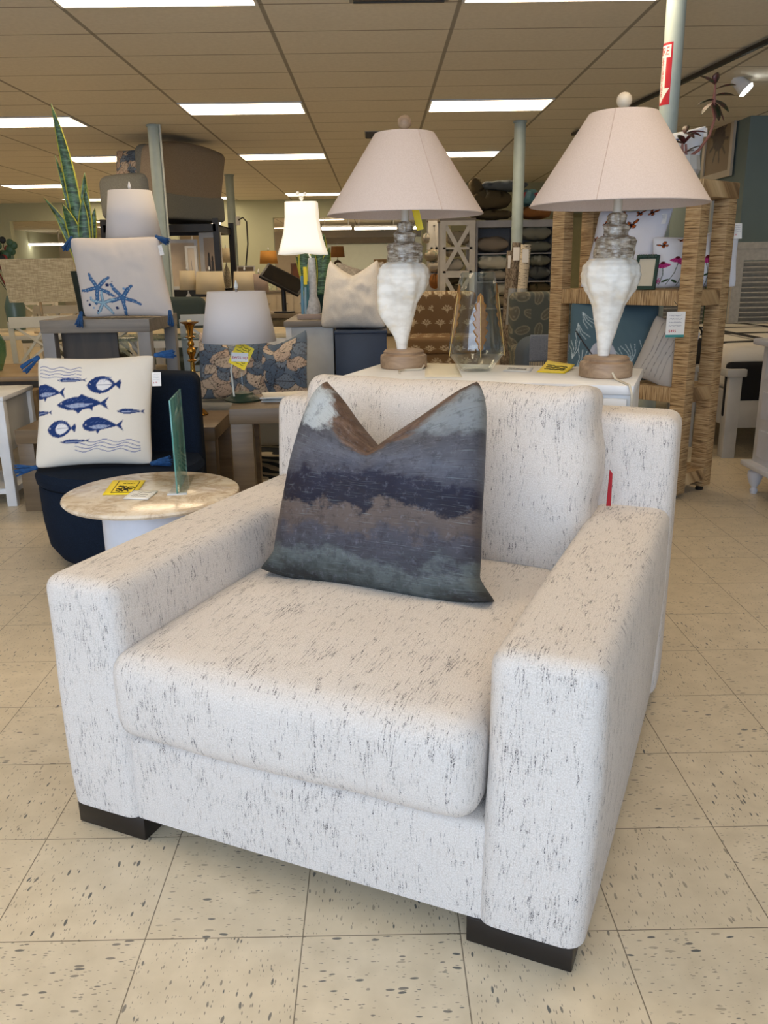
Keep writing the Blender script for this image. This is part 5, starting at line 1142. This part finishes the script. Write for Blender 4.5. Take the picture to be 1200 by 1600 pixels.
# leaf print chair, throw-draped bench
cvl = Canvas(200,(98,104,100)); rnd = random.Random(8)
for j in range(5):
    for i in range(5):
        x, y, a = .1+.2*i+(j%2)*.1, .1+.2*j, rnd.uniform(0,3.1); cvl.disc(x,y,.095,(146,142,126),.055,a); cvl.disc(x,y,.08,(112,110,100),.042,a); cvl.line([(x-.09*math.cos(a),y-.09*math.sin(a)),(x+.09*math.cos(a),y+.09*math.sin(a))],.006,(150,146,132))
GLC = thing('armchair', 'grey leaf print armchair between the rolled rugs and the woven shelf', 'armchair', (at(852,500,8.3).x,8.3,0)); lm = painted('leaf_print_cloth')
printed_block('backrest', -.30,.34,.3,.45,.40,1.0,.06,GLC,cvl,lm,.8,80); 
for sx in (-.24,.26):
    for sy in (-.24,.38): boxes('leg', [(sx-.02,sx+.02,sy-.02,sy+.02,0,.24 if sy < 0 else .44)], DARKWOOD, GLC)
printed_block('seat_cushion', -.3,.34,-.3,.3,.2,.5,.05,GLC,cvl,lm,.7,24)
BN = thing('bench_seat', 'blue grey upholstered bench with a fringed throw behind the console', 'bench', (at(868,560,6.6).x,6.6,0)); soft_block('seat', fabric('slate_cloth',(92,104,118)), BN, -.28,.28,-.25,.3,.25,.70,.10,n=8,crown=(.01,.01,.03))
for sx in (-1,1):
    for sy in (-1,1): boxes('leg', [(sx*.22-.02,sx*.22+.02,sy*.18-.02,sy*.18+.02,0,.26)], DARKWOOD, BN)
TH = thing('throw_blanket', 'slate blue throw with cream fringe draped on the bench left of the woven shelf', 'blanket', (at(845,560,6.6).x,6.33,.52))
bm = bmesh.new(); softbox(bm, -.14,.20,-.012,.012,.04,.24,.012,10,(0,.006,0)); fin('cloth', bm, fabric('slate_throw',(124,132,146),(104,112,128),200), TH)
bm = bmesh.new()
for i in range(26): x = -.135+i*.0128; tube(bm, [(x,-.004,.04),(x+.003,-.01,.0),(x+.001*(i%3),-.004,-.03)], .004, 5)
fin('fringe', bm, plain('cream_fringe',(196,184,160),.9), TH)

# ------------------------------------------------------------------ woven etagere and its things
RAT = rattan(); F = Vector((1.62,4.40)); sd = Vector((.76,.65)).normalized(); fd = Vector((-sd.y, sd.x))
EA = math.atan2(-fd.y, -fd.x); EW, ED, PW = .92, .36, .085     # local x from left(-EW) to right(0), y depth
ETG = thing('etagere', 'tall open shelf wrapped in woven banana rope at right behind the cabinet', 'shelf unit', (F.x,F.y,0), EA)
EZ = 1.648
for x in (-EW, -PW):
    for y in (0, ED-PW): o = boxes('post', [(x,x+PW,y,y+PW,.03,EZ-.08)], RAT, ETG, bev=.004); axis_uv(o, 2)
    for y in (.04, ED-.04):
        bm = bmesh.new(); lathe(bm, [(.02,0),(.022,.012),(.012,.03)], 12, (x+PW/2,y,0)); fin('foot', bm, BLACK, ETG)
for z0_, z1_ in ((EZ-.08,EZ),(1.035,1.115),(.53,.61),(.07,.14)):
    o = boxes('shelf', [(-EW+.002 if z1_ < EZ else -EW-.004, -.002 if z1_ < EZ else .004, .004 if z1_ < EZ else -.004, ED-.004 if z1_ < EZ else ED+.004, z0_, z1_)], RAT, ETG, bev=.004); axis_uv(o, 0)
def eg(x, y, z): v = Matrix.Rotation(EA,3,'Z') @ Vector((x,y,z)); return Vector((F.x,F.y,0))+v
tg = thing('hanging_price_card', 'white price card with teal band hung on the near woven post', 'price card', at(1057,487,4.36)); price_tag(tg, (0,0,0), .095, .128, price='$495', teal=True, seed=11, name='card'); bm = bmesh.new(); tube(bm, [(0,0,-.004),(.01,.02,.03),(0,.045,.05)], .0015, 5); fin('string', bm, BLACK, tg)
def butterfly(c, x, y, s, a, flip=1):
    o_, k = (222,110,44), (48,24,20)
    def T(p): return [(x+s*(q[0]*math.cos(a)-q[1]*math.sin(a)*flip), y+s*(q[0]*math.sin(a)+q[1]*math.cos(a)*flip)) for q in p]
    for sg_ in (1,-1):
        w1 = [(0,0),(.25*sg_+.05,.5),(.75*sg_,.75),(1.0*sg_,.6),(.8*sg_,.25),(.4*sg_,.02)]; w2 = [(0,0),(.4*sg_,.0),(.65*sg_,-.2),(.55*sg_,-.5),(.25*sg_,-.55),(.05*sg_,-.2)]
        if sg_ < 0: w1 = [(p[0]*.6,p[1]) for p in w1]; w2 = [(p[0]*.6,p[1]) for p in w2]
        for w_ in (w1, w2):
            cx, cy = sum(p[0] for p in w_)/len(w_), sum(p[1] for p in w_)/len(w_); c.poly(T(w_), k); c.poly(T([(cx+(p[0]-cx)*.74, cy+(p[1]-cy)*.74) for p in w_]), o_)
            for p in w_[1:-1]: c.line(T([(0,0),p]), s*.07, k)
    c.line(T([(0,.25),(0,-.35)]), s*.12, k)
cb = Canvas(360,(226,228,238))
for x, y, s, a in ((.60,.93,.075,.2),(.76,.93,.08,-.2),(.56,.76,.10,.25),(.17,.79,.07,-.9),(.20,.62,.07,.9),(.22,.46,.07,.3),(.10,.28,.05,-.4),(.36,.96,.06,.8),(.14,.37,.05,.8),(.05,.6,.05,0)): butterfly(cb, x, y, s, a)
def printed_pillow(w, h, t, cvs, loc, rz, lean, label, n=150, **k):
    o = pillow_obj('throw_pillow', w, h, t, painted('crisp_print'), n=n, canvas=cvs, back=(206,208,216), **k); o.location = loc; o.rotation_euler = (R(lean),0,EA+R(rz)); tag(o, label, 'pillow'); return o
B1 = printed_pillow(.44,.45,.14,cb, eg(-.56,.13,1.118), 12, -15, 'white pillow printed with orange butterflies on the woven shelf behind the right lamp', k=.08, seed=12)
for v in B1.data.vertices: v.co.x += .05*(v.co.z/.45)
price_tag(B1, (.22,-.03,.40), .045, .055, seed=12)
cf = Canvas(360,(224,228,238))
def cone(c, x, y, s, a, side=0):
    for i in range(12):
        an = a+(i/11-.5)*(2.0 if side else 6.1) ; c.line([(x,y),(x+s*math.cos(an),y+s*math.sin(an))], s*.24, (196,70,140) if i%2 else (170,44,112))
    c.disc(x,y,s*.30,(96,30,44)); 
for x0,y0,x1,y1 in ((.10,.05,.10,.40),(.18,.05,.26,.45),(.30,.02,.34,.48),(.62,.02,.60,.42),(.72,.02,.80,.24),(.42,.03,.46,.4)): cf.line([(x0,y0),((x0+x1)/2+.02,(y0+y1)/2),(x1,y1)], .009, (62,82,60))
for x,y,a in ((.16,.12,.6),(.26,.10,2.4),(.38,.1,.5),(.66,.12,2.2),(.76,.08,.4),(.56,.1,2.5),(.62,.2,.5)): cf.disc(x,y,.045,(54,78,52),.018,a)
for x,y,s,a,sd_ in ((.10,.46,.09,-1.5,1),(.26,.55,.09,-1.6,1),(.35,.50,.10,-1.5,1),(.61,.52,.10,-1.4,1),(.80,.27,.10,0,0),(.05,.12,.06,0,0),(.46,.44,.09,-1.6,1)): cone(cf,x,y,s,a,sd_)
for x,y,s,a in ((.10,.80,.085,.6),(.42,.82,.09,.1),(.70,.78,.085,.9),(.30,.9,.05,.1)): butterfly(cf,x,y,s,a)
FQ = eg(-.115,.16,1.118)
B2 = printed_pillow(.48,.28,.13,cf, FQ, 22, -14, 'white pillow printed with pink coneflowers and butterflies standing on the woven shelf', k=.06, seed=13)
B2.location = (at(1085,455,4.66).x, 4.70, 1.118); B2.rotation_euler = (R(-12), 0, R(-2))
for v in B2.data.vertices: v.co.x += .02*(v.co.z/.28); v.co.z += .07*max(0,(v.co.x/.25))*(v.co.z/.28)
price_tag(B2, (.215,-.05,.33), .055, .08, price='$ 99', seed=14)
# little green flower frame
ff = thing('photo_frame', 'small photo frame edged with dark green rosettes on the woven shelf', 'photo frame', eg(-.40,.045,1.117)); ff.location = at(1006,450,4.62); ff.location.z = 1.117; ff.rotation_euler = (0,0,R(-38))
FG = plain('frame_green',(24,64,52),.5,var=.2,scale=80)
fmx = bmesh.new(); box(fmx, -.06,.06,-.008,.008,0,.018); box(fmx, -.06,.06,-.008,.008,.162,.18); box(fmx, -.06,-.045,-.008,.008,.018,.162); box(fmx, .045,.06,-.008,.008,.018,.162); fin('frame', fmx, FG, ff, rot=(R(-12),0,0), smooth=0)
boxes('glass', [(-.045,.045,-.002,.002,.018,.162)], plain('ivory_photo',(214,206,186),.25), ff, rot=(R(-12),0,0))
bm = bmesh.new(); rnd = random.Random(4)
for i in range(26):
    f = i/26; p = (-.056,.02+f*.16) if i < 16 else (-.05+(i-16)*.011,.172); ball(bm, (p[0]+rnd.uniform(-.006,.006),-.012,p[1]), .011, (1,.7,1), 6)
fin('rosettes', bm, FG, ff, rot=(R(-12),0,0))
# lower shelf pillows
ct = Canvas(240,(84,108,120))
for x,y,a in ((.12,.12,1.2),(.2,.05,.8),(.06,.25,1.6),(.15,.85,-.9),(.1,.7,-1.2),(.75,.2,1.8),(.85,.25,1.3),(.66,.15,2.2),(.93,.12,1.5)):
    for d in (-.35,-.12,.12,.35): c2 = a+d; ct.line([(x,y),(x+.13*math.cos(c2-.2),y+.13*math.sin(c2-.2)),(x+.24*math.cos(c2),y+.24*math.sin(c2))], .006, (196,214,220))
ct.disc(.42,.25,.16,(186,190,202),.22,.1); ct.disc(.42,.27,.11,(170,176,192),.15,.1,.5); ct.line([(.08,.6),(.2,.42),(.3,.28)], .016, (52,44,44))
B3 = printed_pillow(.50,.45,.15,ct, eg(-.52,.2,.613), 18, -16, 'teal pillow with white seaweed print on the lower woven shelf', k=.05, seed=15)
B3.location = (at(955,590,4.75).x, 4.80, .613); B3.rotation_euler = (R(-14),0,R(-20))
cg = Canvas(120,(186,184,182)); 
for i in range(5): cg.line([(.2+.12*i,.1),(.3+.1*i,.5),(.25+.14*i,.95)], .008, (110,108,112))
B4 = printed_pillow(.28,.35,.12,cg, eg(-.2,.2,.613), 0, -12, 'pale grey line print pillow right of the teal one on the lower woven shelf', k=.05, seed=16, n=80)
B4.location = (at(1025,590,4.55).x, 4.62, .613); B4.rotation_euler = (R(-8),R(18),R(-44))
# things on top of the etagere
cp = Canvas(120,(222,228,236)); 
for x0,y0,x1,y1 in ((.35,.2,.42,.6),(.6,.3,.66,.8),(.2,.4,.3,.8)): cp.poly([(x0,y0),(x0+.03,y0),(x1,y1)], (120,104,96))
cp.poly([(.5,.78),(.62,.8),(.62,.84),(.5,.83)], (50,60,110))
B5 = printed_pillow(.30,.30,.11,cp, (at(1046,240,4.95).x, 4.92, EZ+.002), 0, -10, 'white and blue pillow perched on top of the woven shelf by the blue post', k=.08, seed=17, n=80); B5.rotation_euler = (R(-10),R(-6),R(-30))
for v in B5.data.vertices: v.co.x += .05*(v.co.z/.3)
price_tag(B5, (.19,-.01,.28), .02, .045, seed=17)
PT = thing('potted_plant', 'burgundy and green leaved plant in a white faceted pot on the woven shelf top', 'plant', (at(1070,285,4.72).x, 4.75, EZ+.004))
bm = bmesh.new(); lathe(bm, [(.05,0),(.085,.07),(.075,.14),(.068,.14),(.06,.12),(.001,.12)], 12); fin('pot', bm, plain('faceted_white',(196,196,192),.5), PT, smooth=0)
n = NT('croton_leaf'); v = n.coord('Object'); nz = n.noise(v, 22, 3); n.base(n.mix(n.step(nz,.4,.62), lin((44,58,34)), lin((96,44,46))), .4); CRO = n.m
def lobe_leaf(bm, p, d, L, w, up=(0,0,1), n_=8, droop=.3):
    p, d = Vector(p), Vector(d).normalized(); s = d.cross(Vector(up)); s = s.normalized() if s.length > .01 else Vector((1,0,0)); nn = s.cross(d); prev = None
    for i in range(n_+1):
        f = i/n_; c = p+d*L*f-Vector((0,0,droop*L*f*f)); ww = w*math.sin(math.pi*min(1,f*.94+.04))**.8
        row = [bm.verts.new(c+s*ww*q+nn*(abs(q)*ww*.35)) for q in (-1,0,1)]
        if prev:
            for q in (0,1): bm.faces.new((prev[q],prev[q+1],row[q+1],row[q]))
        prev = row
bm = bmesh.new(); tip = at(1117,140,4.75)-PT.location; tube(bm, [(.0,0,.12),(.07,0,.17),(.12,0,.24),(.14,.0,.32),tip-Vector((0,0,.08)),tip+Vector((0,0,.03))], [.008,.008,.007,.007,.012,.004], 7); tube(bm, [(-.01,0,.12),(-.02,0,.22)], .006, 6); tube(bm, [(.01,0,.12),(.0,0,.2)], .006, 6); fin('stem', bm, plain('pink_stem',(150,96,84),.5), PT)
rnd = random.Random(6)
for d, L, z in (((-1,0,.7),.10,.02),((1,.1,.35),.12,0),((-.9,-.2,-.1),.09,-.05),((.9,-.3,.1),.10,-.03),((.5,-.3,-.8),.10,-.06),((-.8,-.3,-.6),.09,-.06),((.15,-.6,-.9),.10,-.06),((.9,.2,-.4),.10,-.05),((-.3,.4,.6),.06,.02),((.05,-.2,1),.06,.03)):
    bm = bmesh.new(); lobe_leaf(bm, tip+Vector((0,0,z)), d, L, .022, droop=.15); fin('leaf', bm, CRO, PT, smooth=60, solid=.001)
for i in range(12):
    a = i*2.4; bm = bmesh.new(); lobe_leaf(bm, (-.01,0,.15+.05*(i%3)), (math.cos(a),math.sin(a)*.6,rnd.uniform(-.1,.9)), rnd.uniform(.07,.12), .018, droop=.2); fin('leaf', bm, CRO, PT, smooth=60, solid=.001)

# ------------------------------------------------------------------ right side: bed, headboard, bench, dresser, wall art
HBW = plain('distressed_white',(196,192,182),.6,var=.1,scale=30)
hx0 = at(1148,400,8.0).x; hz = at(1170,380,8.0).z
HB = thing('headboard', 'distressed white louvered shutter headboard at the right edge', 'headboard', (hx0,8.0,0))
boxes('frame', [(0,.09,0,.05,0,hz),(.62,.72,0,.05,0,hz),(1.3,1.4,0,.05,0,hz),(-.02,1.42,-.01,.06,hz-.05,hz+.01),(.09,1.3,0,.05,hz-.15,hz-.05),(.09,1.3,0,.05,.55,.65)], HBW, HB)
for x0_, x1_ in ((.09,.62),(.72,1.3)):
    bm = bmesh.new()
    for k in range(13): z = .67+k*(hz-.84)/13; bar(bm, (x0_,.025,z+.03), (x1_,.025,z+.03), .07, .012, up=(0,.75,1))
    fin('louvres', bm, HBW, HB, smooth=0)
hx1 = at(1093,450,8.3).x
H2 = dup(HB, (hx1-1.0,8.6,0), 0, 'lower distressed white louvered panel glimpsed between the woven posts', scale=(1,1,.92))
BEDW = plain('bed_white',(190,188,182),.5,var=.08)
BD = thing('bed', 'white wooden bed frame with low post footboard at right behind the woven shelf', 'bed', (2.28,5.43,0))
boxes('footboard_post', [(-.0,.085,-.0,.085,0,.54)], BEDW, BD, bev=.004); boxes('footboard_post', [(1.55,1.635,0,.085,0,.54)], BEDW, BD, bev=.004)
boxes('post_cap', [(-.025,.105,-.02,.105,.54,.59)], BEDW, BD, bev=.006); boxes('post_cap', [(1.53,1.655,-.02,.105,.54,.59)], BEDW, BD, bev=.006)
boxes('footboard_rail', [(.085,1.55,.02,.06,.2,.38)], BEDW, BD); boxes('side_rail', [(.0,.04,.085,2.45,.22,.44)], BEDW, BD); boxes('side_rail', [(1.595,1.635,.085,2.45,.22,.44)], BEDW, BD)
n = NT('striped_quilt'); v = n.coord('Object'); s = n.sep(v)
q1 = n.math('FRACT', n.math('MULTIPLY', s[0], 1.75)); q2 = n.math('FRACT', n.math('MULTIPLY', s[1], 1.6))
st = n.math('MAXIMUM', n.math('MULTIPLY', n.step(q1,.70,.71), n.step(q1,.86,.85)), n.math('MULTIPLY', n.step(q2,.60,.61), n.step(q2,.80,.79)))
g1 = n.math('MULTIPLY', n.step(q1,.60,.61), n.step(q1,.68,.67)); c = n.mix(g1, lin((222,216,204)), lin((150,148,140))); c = n.mix(st, c, lin((26,25,28))); n.base(c, .9); n.bump(n.noise(v, 30, 2), .3, .005)
bm = bmesh.new(); softbox(bm, .02,1.60,.10,2.5,.42,.72,.10,12,(0,0,.02)); QL = fin('quilt', bm, n.m, None, smooth=60, loc=(2.28,5.43,0)); tag(QL, 'white and black striped quilt on the mattress of the white bed', 'quilt')
bm = bmesh.new(); softbox(bm, -.005,1.60,.065,.13,.26,.63,.03,12,(0,.006,0), lambda P,un:(P.x+.0,P.y-.01*math.sin(P.x*14),P.z)); BTH = fin('throw_blanket', bm, plain('black_cloth',(20,19,22),.95), None, smooth=60, loc=(2.28,5.40,0)); tag(BTH, 'black blanket hanging over the foot of the white bed', 'blanket')
NS = thing('nightstand', 'greyish white side bench left of the bed under the black handbag', 'nightstand', (2.02,6.0,0))
boxes('tabletop', [(-.32,.22,-.2,.25,.53,.57)], BEDW, NS, bev=.004); boxes('shelf', [(-.28,.18,-.16,.22,.14,.17)], BEDW, NS); boxes('apron', [(-.28,.18,-.17,.21,.40,.53)], plain('grey_apron',(150,156,156),.6), NS)
for sx in (-.30,.14):
    for sy in (-.18,.17): boxes('leg', [(sx,sx+.06,sy,sy+.06,0,.53)], BEDW, NS, bev=.003)
HG = thing('handbag', 'small black leather handbag on the side bench seen between the woven posts', 'bag', (at(1084,560,5.9).x,5.92,.572), R(10)); LE = plain('black_leather',(22,20,20),.35)
soft_block('body', LE, HG, -.07,.075,-.05,.05,0,.18,.03,n=6,crown=(.01,.015,0)); bm = bmesh.new(); tube(bm, [(.05*math.cos(a),-.02,.17+.09*math.sin(a)) for a in np.linspace(0,math.pi,12)], .007, 7); fin('handle', bm, LE, HG)
DR = thing('dresser', 'white dresser with panelled drawers and turned feet at the right edge', 'dresser', (2.075,4.08,0), 0)
DW = plain('dresser_white',(212,214,222),.4)
boxes('body', [(.02,1.05,.0,.5,.17,.82)], DW, DR, bev=.003); boxes('dresser_top', [(-.03,1.1,-.04,.54,.82,.855)], DW, DR, bev=.01); boxes('base_trim', [(-.03,1.1,-.04,.54,.15,.18)], DW, DR, bev=.008)
for z in (.20,.41,.62):
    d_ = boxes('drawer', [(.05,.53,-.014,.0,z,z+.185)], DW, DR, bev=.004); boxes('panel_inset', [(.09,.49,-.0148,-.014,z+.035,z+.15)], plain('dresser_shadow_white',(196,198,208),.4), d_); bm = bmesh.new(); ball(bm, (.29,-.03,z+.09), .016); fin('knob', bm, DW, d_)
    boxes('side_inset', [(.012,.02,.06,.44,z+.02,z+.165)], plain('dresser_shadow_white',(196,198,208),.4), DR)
for x in (.03,1.02):
    for y in (.02,.46): bm = bmesh.new(); lathe(bm, [(.018,0),(.022,.02),(.014,.035),(.03,.06),(.042,.10),(.04,.125),(.028,.135),(.034,.15)], 20, (x,y,0)); fin('foot', bm, DW, DR)
def atx(px, py, X): v = ray(px,py); return CAM_O+v*(X/v.x)
cv = Canvas(140,(150,134,112)); cv.disc(.5,.55,.24,(82,76,76),.2); 
for i in range(9): a = i*.7; cv.line([(.5,.55),(.5+.36*math.cos(a),.5+.34*math.sin(a))], .05, (92,84,82))
A_, B_ = atx(1098,280,4.1), atx(1150,215,4.1)
PW_ = thing('framed_print', 'framed shell crab print hung on the right side wall near the ceiling', 'picture', (4.095,(A_.y+B_.y)/2,A_.z-.05)); L = abs(A_.y-B_.y)/2; hh = .85
boxes('frame', [(-.03,.0,-L,L,0,.07),(-.03,.0,-L,L,hh-.07,hh),(-.03,0,-L,-L+.08,.07,hh-.07),(-.03,0,L-.08,L,.07,hh-.07)], plain('pale_frame',(200,192,176),.5), PW_)
N = 50; bm = bmesh.new(); g = [[bm.verts.new((-.012, L-.08-(2*L-.16)*i/N, .07+(hh-.14)*j/N)) for i in range(N+1)] for j in range(N+1)]
for j in range(N):
    for i in range(N): bm.faces.new((g[j][i],g[j][i+1],g[j+1][i+1],g[j+1][i]))
o = fin('picture', bm, painted('print_on_paper',.6,.02,.3), PW_, smooth=0); ca = o.data.color_attributes.new('Col','FLOAT_COLOR','POINT'); u = np.array([(i/N) for j in range(N+1) for i in range(N+1)]); v = np.array([(j/N) for j in range(N+1) for i in range(N+1)]); C = cv.sample(u,v); ca.data.foreach_set('color', np.concatenate([C,np.ones((len(C),1))],1).ravel())
# tall framed mirror and leafy plant behind the woven shelf
framed('standing_mirror', 'tall pale framed mirror between the woven posts above the flower pillow', 'mirror', 1093, 312, 1136, 520, 8.95, MIR, .06, 0, base=.002, fmat=plain('silver_frame',(176,180,178),.4))
GP = thing('potted_plant', 'broad dark green leaved plant seen between the woven posts', 'plant', (at(1106,400,8.3).x,8.3,0)); bm = bmesh.new(); lathe(bm, [(.12,0),(.16,.3),(.14,.3),(.001,.28)], 20); fin('pot', bm, plain('stone_pot',(140,136,128),.7), GP)
bm = bmesh.new(); tube(bm, [(0,0,.28),(.02,0,.9),(0,0,1.45)], .012, 8); fin('stem', bm, plain('green_stem',(52,76,40),.5), GP); GL_ = plain('deep_green_leaf',(32,58,36),.35,var=.15)
for i in range(14): a = i*2.4; bm = bmesh.new(); lobe_leaf(bm, (0,0,1.0+.035*i), (math.cos(a),math.sin(a)*.6,.35), .20, .055, droop=.5); fin('leaf', bm, GL_, GP, smooth=60, solid=.0015)
# yellow-green door behind, cream leaning boards
DO = thing('door_1', 'pale green panelled door in the back wall left of the woven shelf', 'door', (at(905,420,16.9).x,16.93,0)); DO['kind'] = 'structure'
boxes('door_frame', [(-.55,-.47,-.04,.04,0,2.15),(.47,.55,-.04,.04,0,2.15),(-.55,.55,-.04,.04,2.15,2.23)], plain('olive_trim',(150,146,108),.6), DO); boxes('door_panel', [(-.47,.47,-.02,.02,0,2.15)], plain('olive_door',(184,180,140),.6), DO)
# red and green floral decoration at the left edge
FLW = thing('artificial_plant', 'red and green round leaved arrangement at the left edge above the burlap shade', 'plant', (at(8,420,7.7).x,7.8,.762)); bm = bmesh.new(); lathe(bm, [(.07,0),(.09,.2),(.06,.3),(.05,.3),(.001,.28)], 16); fin('vase', bm, plain('sea_green_vase',(96,120,108),.3), FLW)
rnd = random.Random(9)
for i in range(26):
    a, b_ = rnd.uniform(0,6.28), rnd.uniform(0,1); c_ = Vector((.13*math.cos(a)*b_**.5-.06, .10*math.sin(a)*b_**.5, .52+rnd.uniform(0,.26))); bm = bmesh.new(); ball(bm, c_, rnd.uniform(.03,.045), (1,.5,1), 8); tube(bm, [(0,0,.26), c_], .003, 4)
    fin('round_leaf', bm, [plain('red_leaf',(128,30,28),.5),plain('mid_green_leaf',(52,84,56),.5),plain('dark_leaf',(20,26,22),.6)][i%3], FLW)
gv = thing('glass_vase', 'pale green ribbed glass vase at the left edge on the plank table', 'vase', (at(-22,560,5.5).x,5.6,.631)); bm = bmesh.new(); lathe(bm, [(.001,.003),(.05,.003),(.085,.10),(.09,.18),(.05,.26),(.045,.30),(.06,.33)], 32, mod=lambda r,z,a,i:(r*(1+.04*math.cos(12*a)),0,0,0)); fin('glass_body', bm, glass('green_glass',(170,206,190),.05), gv)
